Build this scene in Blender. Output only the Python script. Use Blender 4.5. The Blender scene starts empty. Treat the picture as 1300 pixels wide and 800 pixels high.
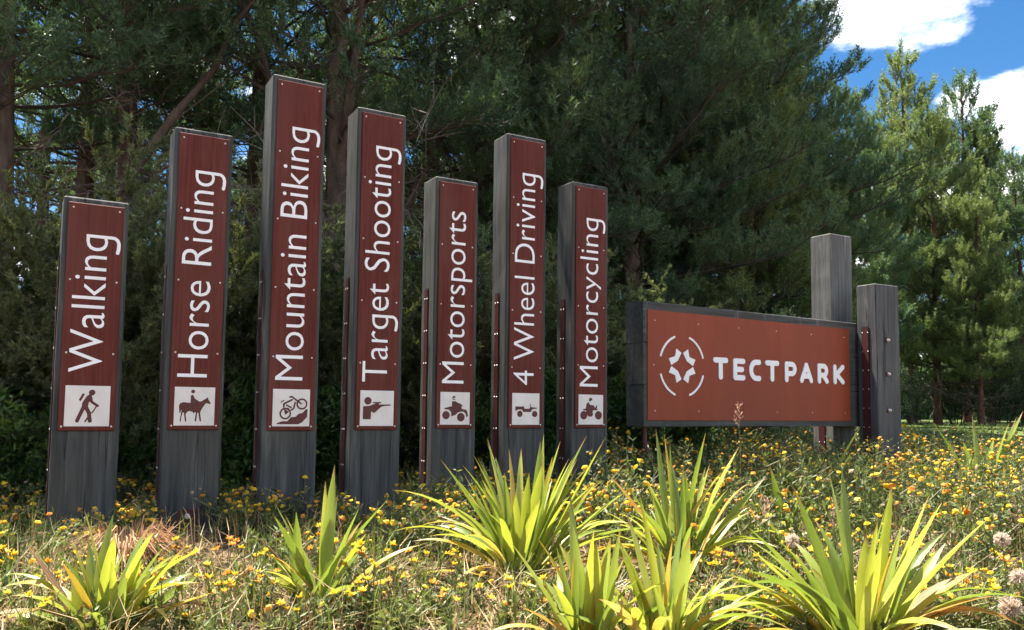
import bpy, math, random
import numpy as np
from mathutils import Matrix, Vector

# ------------------------------------------------------------------ camera, sky, sun, exposure
scene = bpy.context.scene
C = scene.collection
CAM_H = 0.95
FPX, CY, PITCH, ROLL = 1071.2, 439.3, 0.0757, 0.0110      # focal length etc. in pixels of a 1300 px wide picture
_fw = Vector((0, math.cos(PITCH), math.sin(PITCH)))
_up = Vector((0, -math.sin(PITCH), math.cos(PITCH)))
_rt = Vector((1, 0, 0))
RT = math.cos(ROLL)*_rt + math.sin(ROLL)*_up
UP = -math.sin(ROLL)*_rt + math.cos(ROLL)*_up
cam_data = bpy.data.cameras.new('camera')
cam = bpy.data.objects.new('camera', cam_data)
C.objects.link(cam)
m = Matrix.Identity(4)
for i in range(3):
    m[i][0], m[i][1], m[i][2] = RT[i], UP[i], -_fw[i]
m[2][3] = CAM_H
cam.matrix_world = m
cam_data.sensor_width = 36
cam_data.lens = 36*FPX/1300
cam_data.shift_y = (CY-400)/1300
cam_data.clip_start = 0.05
cam_data.clip_end = 3000
scene.camera = cam

SUN_AZ = math.radians(-50)     # to the right of straight ahead
SUN_EL = math.radians(67)
SKY_STRENGTH = 0.07
world = bpy.data.worlds.new('World')
scene.world = world
world.use_nodes = True
wn, wl = world.node_tree.nodes, world.node_tree.links
wn.clear()
def N(nodes, kind, **kw):
    n = nodes.new(kind)
    for k, v in kw.items():
        if hasattr(n, k): setattr(n, k, v)
        else: n.inputs[k].default_value = v
    return n
sky = N(wn, 'ShaderNodeTexSky', sky_type='NISHITA', sun_disc=False, sun_elevation=SUN_EL, sun_rotation=SUN_AZ, air_density=1.0, dust_density=0.1, ozone_density=3.0)
tc = N(wn, 'ShaderNodeTexCoord')
sep = N(wn, 'ShaderNodeSeparateXYZ'); wl.new(tc.outputs['Generated'], sep.inputs[0])
zz = N(wn, 'ShaderNodeMath', operation='ADD'); wl.new(sep.outputs['Z'], zz.inputs[0]); zz.inputs[1].default_value = 0.16
zm = N(wn, 'ShaderNodeMath', operation='MAXIMUM'); wl.new(zz.outputs[0], zm.inputs[0]); zm.inputs[1].default_value = 0.05
dx = N(wn, 'ShaderNodeMath', operation='DIVIDE'); wl.new(sep.outputs['X'], dx.inputs[0]); wl.new(zm.outputs[0], dx.inputs[1])
dy = N(wn, 'ShaderNodeMath', operation='DIVIDE'); wl.new(sep.outputs['Y'], dy.inputs[0]); wl.new(zm.outputs[0], dy.inputs[1])
comb = N(wn, 'ShaderNodeCombineXYZ'); 
ox = N(wn, 'ShaderNodeMath', operation='ADD'); wl.new(dx.outputs[0], ox.inputs[0]); ox.inputs[1].default_value = -0.12
oy = N(wn, 'ShaderNodeMath', operation='ADD'); wl.new(dy.outputs[0], oy.inputs[0]); oy.inputs[1].default_value = 0.85
wl.new(ox.outputs[0], comb.inputs[0]); wl.new(oy.outputs[0], comb.inputs[1])
comb.inputs[2].default_value = 5.1
cn = N(wn, 'ShaderNodeTexNoise'); wl.new(comb.outputs[0], cn.inputs['Vector'])
cn.inputs['Scale'].default_value = 1.7; cn.inputs['Detail'].default_value = 9; cn.inputs['Roughness'].default_value = 0.56
mask_cov = N(wn, 'ShaderNodeMapRange', interpolation_type='SMOOTHSTEP'); wl.new(cn.outputs['Fac'], mask_cov.inputs[0])
mask_cov.inputs[1].default_value = 0.53; mask_cov.inputs[2].default_value = 0.72
mix = N(wn, 'ShaderNodeMixRGB'); wl.new(mask_cov.outputs[0], mix.inputs['Fac']); 
hs = N(wn, 'ShaderNodeHueSaturation'); hs.inputs['Saturation'].default_value = 1.3; hs.inputs['Value'].default_value = 0.30; wl.new(sky.outputs[0], hs.inputs['Color']); wl.new(hs.outputs[0], mix.inputs['Color1'])
mix.inputs['Color2'].default_value = (16.5, 16.1, 15.8, 1)
bg = N(wn, 'ShaderNodeBackground'); bg.inputs['Strength'].default_value = SKY_STRENGTH
wl.new(mix.outputs[0], bg.inputs['Color'])
wo = N(wn, 'ShaderNodeOutputWorld'); wl.new(bg.outputs[0], wo.inputs['Surface'])

sun_data = bpy.data.lights.new('sun', 'SUN')
sun_data.energy = 2.6; sun_data.angle = math.radians(0.53); sun_data.color = (1.0, 0.93, 0.82)
sun = bpy.data.objects.new('sun', sun_data); C.objects.link(sun)
sdir = Vector((math.sin(SUN_AZ)*math.cos(SUN_EL), math.cos(SUN_AZ)*math.cos(SUN_EL), math.sin(SUN_EL)))
sun.rotation_euler = sdir.to_track_quat('Z', 'Y').to_euler()
sun.location = (10, 10, 40)

scene.view_settings.view_transform = 'Standard'
scene.view_settings.look = 'None'
scene.view_settings.gamma = 1
scene.view_settings.exposure = 3.05
scene.render.engine = 'CYCLES'
scene.cycles.use_denoising = True
scene.cycles.adaptive_threshold = 0.02
scene.cycles.max_bounces = 6
scene.cycles.diffuse_bounces = 4
scene.cycles.glossy_bounces = 2
scene.cycles.transmission_bounces = 2
scene.cycles.transparent_max_bounces = 4

R = random.Random(7)
rs = np.random.RandomState(11)

# ------------------------------------------------------------------ small helpers
def ray(u, v):
    d = _fw + RT*((u-650)/FPX) - UP*((v-CY)/FPX)
    return d
def ground(x, y):
    xs = [-50, 0, 3.0, 4.5, 6, 9, 12, 20, 30, 45, 2000]
    zs = [0, 0, 0, 0.0, .06, .18, .29, .53, .66, .70, .70]
    z = np.interp(y, xs, zs)
    return z + .03*np.sin(x*1.1+.7)*np.sin(y*.9) + .015*np.sin(x*2.7+y*2.1)
def on_ground(u, v, off=0.0):
    d = ray(u, v)
    z = 0
    for _ in range(30):
        t = (z-CAM_H)/d.z
        p = d*t
        z = float(ground(p.x, p.y)) + off
    return Vector((p.x, p.y, z))
def at_depth(u, v, depth):
    d = ray(u, v)
    p = d*(depth/d.y)
    return Vector((p.x, p.y, p.z+CAM_H))

def tag(o, label=None, cat=None, group=None, kind=None):
    if label: o['label'] = label
    if cat: o['category'] = cat
    if group: o['group'] = group
    if kind: o['kind'] = kind
    return o
def empty(name, loc, rz=0.0):
    o = bpy.data.objects.new(name, None); C.objects.link(o)
    o.empty_display_size = 0.1
    o.location = loc; o.rotation_euler = (0, 0, rz)
    return o
def link(name, me, parent=None, loc=None, mats=()):
    o = bpy.data.objects.new(name, me); C.objects.link(o)
    for mt in mats:
        if mt.name not in [s.name for s in me.materials if s]: me.materials.append(mt)
    if parent is not None: o.parent = parent
    if loc is not None: o.location = loc
    return o

class TB:
    """collects triangles and quads as numpy blocks, with a material index"""
    def __init__(s): s.V = []; s.F3 = []; s.M3 = []; s.F4 = []; s.M4 = []; s.n = 0
    def add(s, V, F, mat=0):
        V = np.asarray(V, float).reshape(-1, 3); F = np.asarray(F, int)
        if len(F) == 0: return
        if F.shape[1] == 3: s.F3.append(F+s.n); s.M3.append(np.full(len(F), mat))
        else: s.F4.append(F+s.n); s.M4.append(np.full(len(F), mat))
        s.V.append(V); s.n += len(V)
    def tube(s, pts, rad, sides=6, mat=0, cap=True):
        pts = np.asarray(pts, float); k = len(pts)
        rad = np.broadcast_to(np.asarray(rad, float), (k,))
        t = np.gradient(pts, axis=0); t /= np.linalg.norm(t, axis=1)[:, None]+1e-9
        ref = np.array([0, 0, 1.]) if abs(t[:, 2].mean()) < .8 else np.array([1., 0, 0])
        a = np.cross(t, ref); a /= np.linalg.norm(a, axis=1)[:, None]+1e-9
        b = np.cross(t, a)
        th = np.arange(sides)*2*np.pi/sides
        V = pts[:, None, :] + rad[:, None, None]*(np.cos(th)[None, :, None]*a[:, None, :] + np.sin(th)[None, :, None]*b[:, None, :])
        i = np.arange(k-1)[:, None]*sides; j = np.arange(sides)[None, :]; j2 = (j+1) % sides
        F = np.stack([i+j, i+j2, i+sides+j2, i+sides+j], -1).reshape(-1, 4)
        s.add(V.reshape(-1, 3), F, mat)
        if cap and sides > 2:
            for e in (0, k-1):
                c = pts[e]; ring = V[e]
                F3 = np.array([[0, 1+q, 1+(q+1) % sides] for q in range(sides)])
                s.add(np.vstack([c[None], ring]), F3 if e else F3[:, ::-1], mat)
    def box(s, x0, x1, y0, y1, z0, z1, mat=0):
        V = [(x0,y0,z0),(x1,y0,z0),(x1,y1,z0),(x0,y1,z0),(x0,y0,z1),(x1,y0,z1),(x1,y1,z1),(x0,y1,z1)]
        F = [(3,2,1,0),(4,5,6,7),(0,1,5,4),(1,2,6,5),(2,3,7,6),(3,0,4,7)]
        s.add(V, F, mat)
    def prisms(s, S, E, r0, r1, mat=0):
        """many three-sided sticks at once"""
        S = np.asarray(S, float); E = np.asarray(E, float); k = len(S)
        if k == 0: return
        t = E-S; t /= np.linalg.norm(t, axis=1)[:, None]+1e-9
        ref = np.where(np.abs(t[:, 2:3]) < .8, np.array([[0, 0, 1.]]), np.array([[1., 0, 0]]))
        a = np.cross(t, ref); a /= np.linalg.norm(a, axis=1)[:, None]+1e-9; b = np.cross(t, a)
        r0 = np.broadcast_to(r0, (k,)); r1 = np.broadcast_to(r1, (k,))
        th = np.arange(3)*2*np.pi/3
        ring = np.cos(th)[None, :, None]*a[:, None, :] + np.sin(th)[None, :, None]*b[:, None, :]
        V = np.concatenate([S[:, None]+ring*r0[:, None, None], E[:, None]+ring*r1[:, None, None]], 1)
        base = np.arange(k)[:, None]*6
        f = np.array([[0,1,4,3],[1,2,5,4],[2,0,3,5]])
        s.add(V.reshape(-1, 3), (base[:, None]+f[None]).reshape(-1, 4), mat)
    def needles(s, P, A, n, length, width, spread, rng, mat=0, along=.5):
        """brushes of narrow triangular needles: P positions, A axes"""
        P = np.asarray(P, float); A = np.asarray(A, float); k = len(P)
        if k == 0: return
        A = A/(np.linalg.norm(A, axis=1)[:, None]+1e-9)
        Pn = np.repeat(P, n, 0); An = np.repeat(A, n, 0); q = k*n
        rv = rng.normal(size=(q, 3)); rv -= (rv*An).sum(1)[:, None]*An; rv /= np.linalg.norm(rv, axis=1)[:, None]+1e-9
        sp = spread*(.5+rng.rand(q))
        d = An*np.cos(sp)[:, None] + rv*np.sin(sp)[:, None]
        L = np.repeat(np.broadcast_to(length, (k,)), n)*(.7+.6*rng.rand(q))
        b = Pn + An*(L*along*(rng.rand(q)-.5))[:, None]
        w = np.cross(d, rng.normal(size=(q, 3))); w /= np.linalg.norm(w, axis=1)[:, None]+1e-9
        w *= (width*(.7+.6*rng.rand(q)))[:, None]*.5
        V = np.stack([b-w, b+w, b+d*L[:, None]], 1)
        s.add(V.reshape(-1, 3), np.arange(q*3).reshape(-1, 3), mat)
    def leaves(s, P, D, length, width, rng, mat=0, fold=.15):
        """diamond shaped folded leaves, two triangles each"""
        P = np.asarray(P, float); D = np.asarray(D, float); k = len(P)
        if k == 0: return
        D = D/(np.linalg.norm(D, axis=1)[:, None]+1e-9)
        w = np.cross(D, rng.normal(size=(k, 3))*.6+np.array([0, 0, 1.])); w /= np.linalg.norm(w, axis=1)[:, None]+1e-9
        nrm = np.cross(w, D)
        L = np.broadcast_to(length, (k,))*(.7+.6*rng.rand(k)); W = np.broadcast_to(width, (k,))*(.7+.6*rng.rand(k))
        mid = P+D*(L*.45)[:, None]
        V = np.stack([P, mid+w*(W*.5)[:, None]+nrm*(W*fold)[:, None], P+D*L[:, None], mid-w*(W*.5)[:, None]+nrm*(W*fold)[:, None]], 1)
        base = np.arange(k)[:, None]*4
        F = np.concatenate([base+np.array([[0, 1, 2]]), base+np.array([[0, 2, 3]])], 0)
        s.add(V.reshape(-1, 3), F, mat)
    def mesh(s, name, mats=(), smooth=False):
        me = bpy.data.meshes.new(name)
        V = np.concatenate(s.V); F3 = np.concatenate(s.F3) if s.F3 else np.zeros((0, 3), int); F4 = np.concatenate(s.F4) if s.F4 else np.zeros((0, 4), int)
        M = np.concatenate(([np.concatenate(s.M3)] if s.M3 else [])+([np.concatenate(s.M4)] if s.M4 else []))
        me.vertices.add(len(V)); me.vertices.foreach_set('co', V.astype(np.float32).ravel())
        nl = F3.size+F4.size; me.loops.add(nl)
        me.loops.foreach_set('vertex_index', np.concatenate([F3.ravel(), F4.ravel()]).astype(np.int32))
        npoly = len(F3)+len(F4); me.polygons.add(npoly)
        st = np.concatenate([np.arange(len(F3))*3, F3.size+np.arange(len(F4))*4]).astype(np.int32)
        me.polygons.foreach_set('loop_start', st)
        me.polygons.foreach_set('material_index', M.astype(np.int32))
        me.polygons.foreach_set('use_smooth', np.full(npoly, smooth))
        for mt in mats: me.materials.append(mt)
        me.update(calc_edges=True); me.validate()
        return me

# ------------------------------------------------------------------ materials
def new_mat(name):
    mt = bpy.data.materials.new(name); mt.use_nodes = True
    mt.node_tree.nodes.clear()
    return mt, mt.node_tree.nodes, mt.node_tree.links
def ramp(nodes, stops):
    r = nodes.new('ShaderNodeValToRGB')
    e = r.color_ramp.elements
    while len(e) < len(stops): e.new(0.5)
    for i, (p, c) in enumerate(stops):
        e[i].position = p; e[i].color = (*c, 1)
    return r
def leaf_mat(name, stops, transl=.35, rough=.5, noise_scale=1.2, tr_tint=(1.15, 1.25, .6), spec=.3):
    mt, n, l = new_mat(name)
    g = N(n, 'ShaderNodeNewGeometry'); tcx = N(n, 'ShaderNodeTexCoord'); oi = N(n, 'ShaderNodeObjectInfo')
    nz = N(n, 'ShaderNodeTexNoise'); nz.inputs['Scale'].default_value = noise_scale; nz.inputs['Detail'].default_value = 2
    l.new(g.outputs['Position'], nz.inputs['Vector'])
    a = N(n, 'ShaderNodeMath', operation='MULTIPLY_ADD'); l.new(g.outputs['Random Per Island'], a.inputs[0]); a.inputs[1].default_value = .45; a.inputs[2].default_value = -.22
    b = N(n, 'ShaderNodeMath', operation='ADD'); l.new(a.outputs[0], b.inputs[0]); l.new(nz.outputs['Fac'], b.inputs[1])
    c = N(n, 'ShaderNodeMath', operation='MULTIPLY_ADD'); l.new(oi.outputs['Random'], c.inputs[0]); c.inputs[1].default_value = .16; l.new(b.outputs[0], c.inputs[2])
    r = ramp(n, stops); l.new(c.outputs[0], r.inputs[0])
    p = N(n, 'ShaderNodeBsdfPrincipled'); l.new(r.outputs[0], p.inputs['Base Color']); p.inputs['Roughness'].default_value = rough
    p.inputs['Specular IOR Level'].default_value = spec
    tm = N(n, 'ShaderNodeMixRGB', blend_type='MULTIPLY'); tm.inputs['Fac'].default_value = 1; l.new(r.outputs[0], tm.inputs['Color1']); tm.inputs['Color2'].default_value = (*tr_tint, 1)
    t = N(n, 'ShaderNodeBsdfTranslucent'); l.new(tm.outputs[0], t.inputs['Color'])
    mx = N(n, 'ShaderNodeMixShader'); mx.inputs['Fac'].default_value = transl
    l.new(p.outputs[0], mx.inputs[1]); l.new(t.outputs[0], mx.inputs[2])
    o = N(n, 'ShaderNodeOutputMaterial'); l.new(mx.outputs[0], o.inputs['Surface'])
    return mt
def flax_mat(name, stops, tip=(.30, .17, .06), transl=.38, rough=.3, spec=.6, tr_tint=(1.1, 1.15, .75)):
    mt, n, l = new_mat(name)
    uv = N(n, 'ShaderNodeUVMap'); oi = N(n, 'ShaderNodeObjectInfo'); g = N(n, 'ShaderNodeNewGeometry')
    mp = N(n, 'ShaderNodeMapping'); mp.inputs['Scale'].default_value = (16, .8, 1); l.new(uv.outputs[0], mp.inputs[0])
    off = N(n, 'ShaderNodeMath', operation='MULTIPLY'); l.new(oi.outputs['Random'], off.inputs[0]); off.inputs[1].default_value = 53
    l.new(off.outputs[0], mp.inputs['Location'])
    st = N(n, 'ShaderNodeTexNoise'); st.inputs['Scale'].default_value = 1.6; st.inputs['Detail'].default_value = 4; l.new(mp.outputs[0], st.inputs['Vector'])
    nz = N(n, 'ShaderNodeTexNoise'); nz.inputs['Scale'].default_value = 7; nz.inputs['Detail'].default_value = 3; l.new(g.outputs['Position'], nz.inputs['Vector'])
    a = N(n, 'ShaderNodeMath', operation='MULTIPLY_ADD'); l.new(st.outputs['Fac'], a.inputs[0]); a.inputs[1].default_value = .7; a.inputs[2].default_value = -.30
    b = N(n, 'ShaderNodeMath', operation='MULTIPLY_ADD'); l.new(nz.outputs['Fac'], b.inputs[0]); b.inputs[1].default_value = .6; l.new(a.outputs[0], b.inputs[2])
    c = N(n, 'ShaderNodeMath', operation='MULTIPLY_ADD'); l.new(oi.outputs['Random'], c.inputs[0]); c.inputs[1].default_value = .45; l.new(b.outputs[0], c.inputs[2])
    r = ramp(n, stops); l.new(c.outputs[0], r.inputs[0])
    sp_ = N(n, 'ShaderNodeSeparateXYZ'); l.new(uv.outputs[0], sp_.inputs[0])
    e = N(n, 'ShaderNodeMath', operation='MULTIPLY_ADD'); l.new(nz.outputs['Fac'], e.inputs[0]); e.inputs[1].default_value = .55; l.new(sp_.outputs['Y'], e.inputs[2])
    mr = N(n, 'ShaderNodeMapRange'); l.new(e.outputs[0], mr.inputs[0]); mr.inputs[1].default_value = 1.17; mr.inputs[2].default_value = 1.30
    mx0 = N(n, 'ShaderNodeMixRGB'); l.new(mr.outputs[0], mx0.inputs['Fac']); l.new(r.outputs[0], mx0.inputs['Color1']); mx0.inputs['Color2'].default_value = (*tip, 1)
    p = N(n, 'ShaderNodeBsdfPrincipled'); l.new(mx0.outputs[0], p.inputs['Base Color']); p.inputs['Roughness'].default_value = rough; p.inputs['Specular IOR Level'].default_value = spec
    bp = N(n, 'ShaderNodeBump'); bp.inputs['Strength'].default_value = .5; bp.inputs['Distance'].default_value = .003; l.new(st.outputs['Fac'], bp.inputs['Height']); l.new(bp.outputs[0], p.inputs['Normal'])
    tm = N(n, 'ShaderNodeMixRGB', blend_type='MULTIPLY'); tm.inputs['Fac'].default_value = 1; l.new(mx0.outputs[0], tm.inputs['Color1']); tm.inputs['Color2'].default_value = (*tr_tint, 1)
    t = N(n, 'ShaderNodeBsdfTranslucent'); l.new(tm.outputs[0], t.inputs['Color'])
    mx = N(n, 'ShaderNodeMixShader'); mx.inputs['Fac'].default_value = transl; l.new(p.outputs[0], mx.inputs[1]); l.new(t.outputs[0], mx.inputs[2])
    o = N(n, 'ShaderNodeOutputMaterial'); l.new(mx.outputs[0], o.inputs['Surface'])
    return mt
def grain_mat(name, stops, scale=(22, 22, 1.1), rough=.75, bump=.25, blotch=None, blotch_scale=1.6, spec=.25, bscale=(1, 1, .5), dist=.004, crack=0.0, pale=None):
    mt, n, l = new_mat(name)
    t = N(n, 'ShaderNodeTexCoord'); oi = N(n, 'ShaderNodeObjectInfo')
    ad = N(n, 'ShaderNodeVectorMath', operation='ADD'); l.new(t.outputs['Object'], ad.inputs[0])
    mu = N(n, 'ShaderNodeMath', operation='MULTIPLY'); l.new(oi.outputs['Random'], mu.inputs[0]); mu.inputs[1].default_value = 37
    l.new(mu.outputs[0], ad.inputs[1])
    mp = N(n, 'ShaderNodeMapping'); mp.inputs['Scale'].default_value = scale; l.new(ad.outputs[0], mp.inputs[0])
    nz = N(n, 'ShaderNodeTexNoise'); nz.inputs['Scale'].default_value = 1; nz.inputs['Detail'].default_value = 6; nz.inputs['Roughness'].default_value = .65; l.new(mp.outputs[0], nz.inputs['Vector'])
    r = ramp(n, stops); l.new(nz.outputs['Fac'], r.inputs[0])
    col = r.outputs[0]
    if blotch:
        mp2 = N(n, 'ShaderNodeMapping'); mp2.inputs['Scale'].default_value = bscale; l.new(ad.outputs[0], mp2.inputs[0])
        n2 = N(n, 'ShaderNodeTexNoise'); n2.inputs['Scale'].default_value = blotch_scale; n2.inputs['Detail'].default_value = 5; l.new(mp2.outputs[0], n2.inputs['Vector'])
        mr = N(n, 'ShaderNodeMapRange'); l.new(n2.outputs['Fac'], mr.inputs[0]); mr.inputs[1].default_value = .42; mr.inputs[2].default_value = .72; mr.inputs[4].default_value = .75
        mx = N(n, 'ShaderNodeMixRGB'); l.new(mr.outputs[0], mx.inputs['Fac']); l.new(col, mx.inputs['Color1']); mx.inputs['Color2'].default_value = (*blotch, 1)
        col = mx.outputs[0]
    hgt = nz.outputs['Fac']
    if crack:       # long drying checks and a few ring shaped knots
        mp3 = N(n, 'ShaderNodeMapping'); mp3.inputs['Scale'].default_value = (12, 12, .22); l.new(ad.outputs[0], mp3.inputs[0])
        n3 = N(n, 'ShaderNodeTexNoise'); n3.inputs['Scale'].default_value = 1; n3.inputs['Detail'].default_value = 2; l.new(mp3.outputs[0], n3.inputs['Vector'])
        s3 = N(n, 'ShaderNodeMath', operation='SUBTRACT'); l.new(n3.outputs['Fac'], s3.inputs[0]); s3.inputs[1].default_value = .53
        a3 = N(n, 'ShaderNodeMath', operation='ABSOLUTE'); l.new(s3.outputs[0], a3.inputs[0])
        m3 = N(n, 'ShaderNodeMapRange'); l.new(a3.outputs[0], m3.inputs[0]); m3.inputs[1].default_value = .002; m3.inputs[2].default_value = .008; m3.inputs[3].default_value = crack; m3.inputs[4].default_value = 0
        mx3 = N(n, 'ShaderNodeMixRGB'); l.new(m3.outputs[0], mx3.inputs['Fac']); l.new(col, mx3.inputs['Color1']); mx3.inputs['Color2'].default_value = (.010, .010, .010, 1)
        col = mx3.outputs[0]
        hh3 = N(n, 'ShaderNodeMath', operation='SUBTRACT'); l.new(nz.outputs['Fac'], hh3.inputs[0]); l.new(m3.outputs[0], hh3.inputs[1]); hgt = hh3.outputs[0]
    if pale:        # pale worn patches and drips
        mp4 = N(n, 'ShaderNodeMapping'); mp4.inputs['Scale'].default_value = (7, 7, .9); mp4.inputs['Location'].default_value = (5, 3, 1); l.new(ad.outputs[0], mp4.inputs[0])
        n4 = N(n, 'ShaderNodeTexNoise'); n4.inputs['Scale'].default_value = 1.3; n4.inputs['Detail'].default_value = 7; n4.inputs['Roughness'].default_value = .7; l.new(mp4.outputs[0], n4.inputs['Vector'])
        m4 = N(n, 'ShaderNodeMapRange'); l.new(n4.outputs['Fac'], m4.inputs[0]); m4.inputs[1].default_value = .56; m4.inputs[2].default_value = .78; m4.inputs[4].default_value = .85
        mx4 = N(n, 'ShaderNodeMixRGB'); l.new(m4.outputs[0], mx4.inputs['Fac']); l.new(col, mx4.inputs['Color1']); mx4.inputs['Color2'].default_value = (*pale, 1)
        col = mx4.outputs[0]
    p = N(n, 'ShaderNodeBsdfPrincipled'); l.new(col, p.inputs['Base Color']); p.inputs['Roughness'].default_value = rough; p.inputs['Specular IOR Level'].default_value = spec
    bp = N(n, 'ShaderNodeBump'); bp.inputs['Strength'].default_value = bump; bp.inputs['Distance'].default_value = dist; l.new(hgt, bp.inputs['Height']); l.new(bp.outputs[0], p.inputs['Normal'])
    o = N(n, 'ShaderNodeOutputMaterial'); l.new(p.outputs[0], o.inputs['Surface'])
    return mt
def plain_mat(name, c1, c2=None, rough=.5, scale=20, metal=0.0, bump=0.0, spec=.4):
    mt, n, l = new_mat(name)
    t = N(n, 'ShaderNodeTexCoord')
    nz = N(n, 'ShaderNodeTexNoise'); nz.inputs['Scale'].default_value = scale; nz.inputs['Detail'].default_value = 5; l.new(t.outputs['Object'], nz.inputs['Vector'])
    r = ramp(n, [(.3, c1), (.7, c2 or c1)]); l.new(nz.outputs['Fac'], r.inputs[0])
    p = N(n, 'ShaderNodeBsdfPrincipled'); l.new(r.outputs[0], p.inputs['Base Color']); p.inputs['Roughness'].default_value = rough; p.inputs['Metallic'].default_value = metal; p.inputs['Specular IOR Level'].default_value = spec
    if bump:
        bp = N(n, 'ShaderNodeBump'); bp.inputs['Strength'].default_value = bump; bp.inputs['Distance'].default_value = .01; l.new(nz.outputs['Fac'], bp.inputs['Height']); l.new(bp.outputs[0], p.inputs['Normal'])
    o = N(n, 'ShaderNodeOutputMaterial'); l.new(p.outputs[0], o.inputs['Surface'])
    return mt

M = {}
M['timber'] = grain_mat('stained_timber', [(.30, (.017, .019, .020)), (.44, (.040, .043, .044)), (.58, (.064, .067, .067)), (.74, (.122, .124, .121))], blotch=(.070, .064, .052), bump=.6, crack=.85, pale=(.13, .13, .122))
M['timber_pale'] = grain_mat('weathered_timber', [(.28, (.055, .055, .054)), (.44, (.100, .099, .096)), (.60, (.140, .138, .133)), (.78, (.21, .205, .195))], blotch=(.07, .07, .069), bump=.6, blotch_scale=2.4, crack=.8, pale=(.26, .255, .24))
M['timber_mid'] = grain_mat('weathered_timber_darker', [(.28, (.036, .037, .038)), (.44, (.066, .067, .067)), (.60, (.094, .095, .094)), (.78, (.15, .15, .145))], blotch=(.05, .051, .053), bump=.6, blotch_scale=2.4, crack=.85, pale=(.20, .195, .185))
M['timber_lying'] = grain_mat('stained_timber_lying', [(.30, (.017, .019, .020)), (.44, (.040, .043, .044)), (.58, (.064, .067, .067)), (.74, (.122, .124, .121))], scale=(1.1, 22, 22), blotch=(.070, .064, .052), bump=.6, bscale=(.5, 1, 1), pale=(.16, .155, .14))
M['end_grain'] = plain_mat('end_grain', (.10, .10, .095), (.2, .19, .17), rough=.9, scale=30, bump=.4)
M['panel'] = grain_mat('red_brown_panel', [(.3, (.062, .0130, .0095)), (.5, (.102, .0215, .0155)), (.75, (.14, .035, .026))], scale=(55, 55, 1.6), rough=.65, spec=.15, bump=.35, blotch=(.125, .042, .034), blotch_scale=2.2, dist=.002, pale=(.15, .050, .039))
M['panel_rust'] = grain_mat('rust_red_sheet', [(.3, (.225, .044, .019)), (.7, (.265, .056, .025))], scale=(5, 5, .7), rough=.55, bump=.03, spec=.2, blotch=(.205, .046, .024), blotch_scale=1.3, pale=(.25, .062, .031))
M['strip'] = plain_mat('oxide_red_steel', (.040, .008, .009), (.075, .015, .015), rough=.5, scale=14)
M['slot_shade'] = plain_mat('painted_slot_shade', (.01, .01, .011), (.02, .02, .02), rough=.9)  # near black stands for the shade inside a slot
M['white'] = plain_mat('white_vinyl', (.78, .77, .78), (.84, .83, .83), rough=.45, scale=9)
M['white_plate'] = plain_mat('white_plate', (.62, .57, .54), (.74, .69, .66), rough=.4, scale=6)
M['pictogram'] = plain_mat('pictogram_red', (.075, .013, .012), (.095, .018, .016), rough=.5)
M['screw'] = plain_mat('screw_zinc', (.62, .60, .58), (.72, .70, .68), rough=.4, metal=.3)
M['bolt'] = plain_mat('bolt_steel', (.50, .45, .43), (.62, .58, .56), rough=.35, metal=.6)
M['bark'] = grain_mat('pine_bark', [(.3, (.035, .025, .020)), (.55, (.10, .070, .055)), (.8, (.19, .135, .105))], scale=(9, 9, 2.5), rough=.95, bump=1.0, dist=.03)
M['bark_red'] = grain_mat('pine_bark_reddish', [(.3, (.05, .026, .02)), (.55, (.13, .062, .045)), (.8, (.20, .105, .08))], scale=(9, 9, 2.5), rough=.95, bump=1.0, dist=.03)
M['dead_twig'] = plain_mat('dead_twig', (.06, .045, .036), (.17, .13, .105), rough=.95, scale=2)
M['branch'] = plain_mat('branch_bark', (.03, .024, .02), (.075, .058, .048), rough=.95, scale=3)
M['pine_dark'] = leaf_mat('pine_needles_dark', [(.22, (.050, .090, .056)), (.5, (.085, .140, .080)), (.78, (.125, .180, .092)), (1.0, (.17, .20, .095))], transl=.38, noise_scale=.7)
M['pine_light'] = leaf_mat('pine_needles_light', [(.2, (.105, .145, .068)), (.5, (.15, .190, .082)), (.8, (.20, .235, .10)), (1.0, (.24, .26, .12))], transl=.4, noise_scale=1.6)
M['manuka'] = leaf_mat('manuka_foliage', [(.25, (.100, .118, .060)), (.5, (.150, .168, .082)), (.75, (.20, .212, .105)), (1.0, (.24, .22, .13))], transl=.42, noise_scale=2.0)
M['broadleaf'] = leaf_mat('broadleaf', [(.25, (.028, .060, .016)), (.5, (.060, .115, .028)), (.8, (.105, .17, .04)), (1.0, (.14, .18, .05))], transl=.38, noise_scale=3)
M['herb'] = leaf_mat('herb_leaf', [(.2, (.060, .085, .028)), (.5, (.105, .138, .044)), (.75, (.155, .180, .062)), (1.0, (.22, .20, .09))], transl=.38, noise_scale=3)
M['herb_stem'] = leaf_mat('herb_stem', [(.3, (.075, .095, .032)), (.6, (.13, .14, .055)), (.9, (.22, .17, .09))], transl=.1, noise_scale=3)
M['petal_yellow'] = leaf_mat('petal_yellow', [(.2, (.60, .36, .012)), (.5, (.70, .45, .018)), (.9, (.76, .54, .03))], transl=.3, tr_tint=(1, .95, .6), noise_scale=6)
M['petal_orange'] = leaf_mat('petal_orange', [(.2, (.46, .16, .012)), (.5, (.60, .25, .018)), (.9, (.66, .34, .03))], transl=.3, tr_tint=(1, .9, .6), noise_scale=6)
M['faded'] = leaf_mat('faded_flower', [(.2, (.20, .12, .06)), (.5, (.33, .21, .11)), (.9, (.44, .31, .18))], transl=.25, tr_tint=(1, .95, .8), noise_scale=6)
M['flax_green'] = flax_mat('flax_green', [(.1, (.11, .17, .032)), (.4, (.18, .245, .042)), (.7, (.26, .315, .06)), (1, (.37, .39, .12))])
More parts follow.
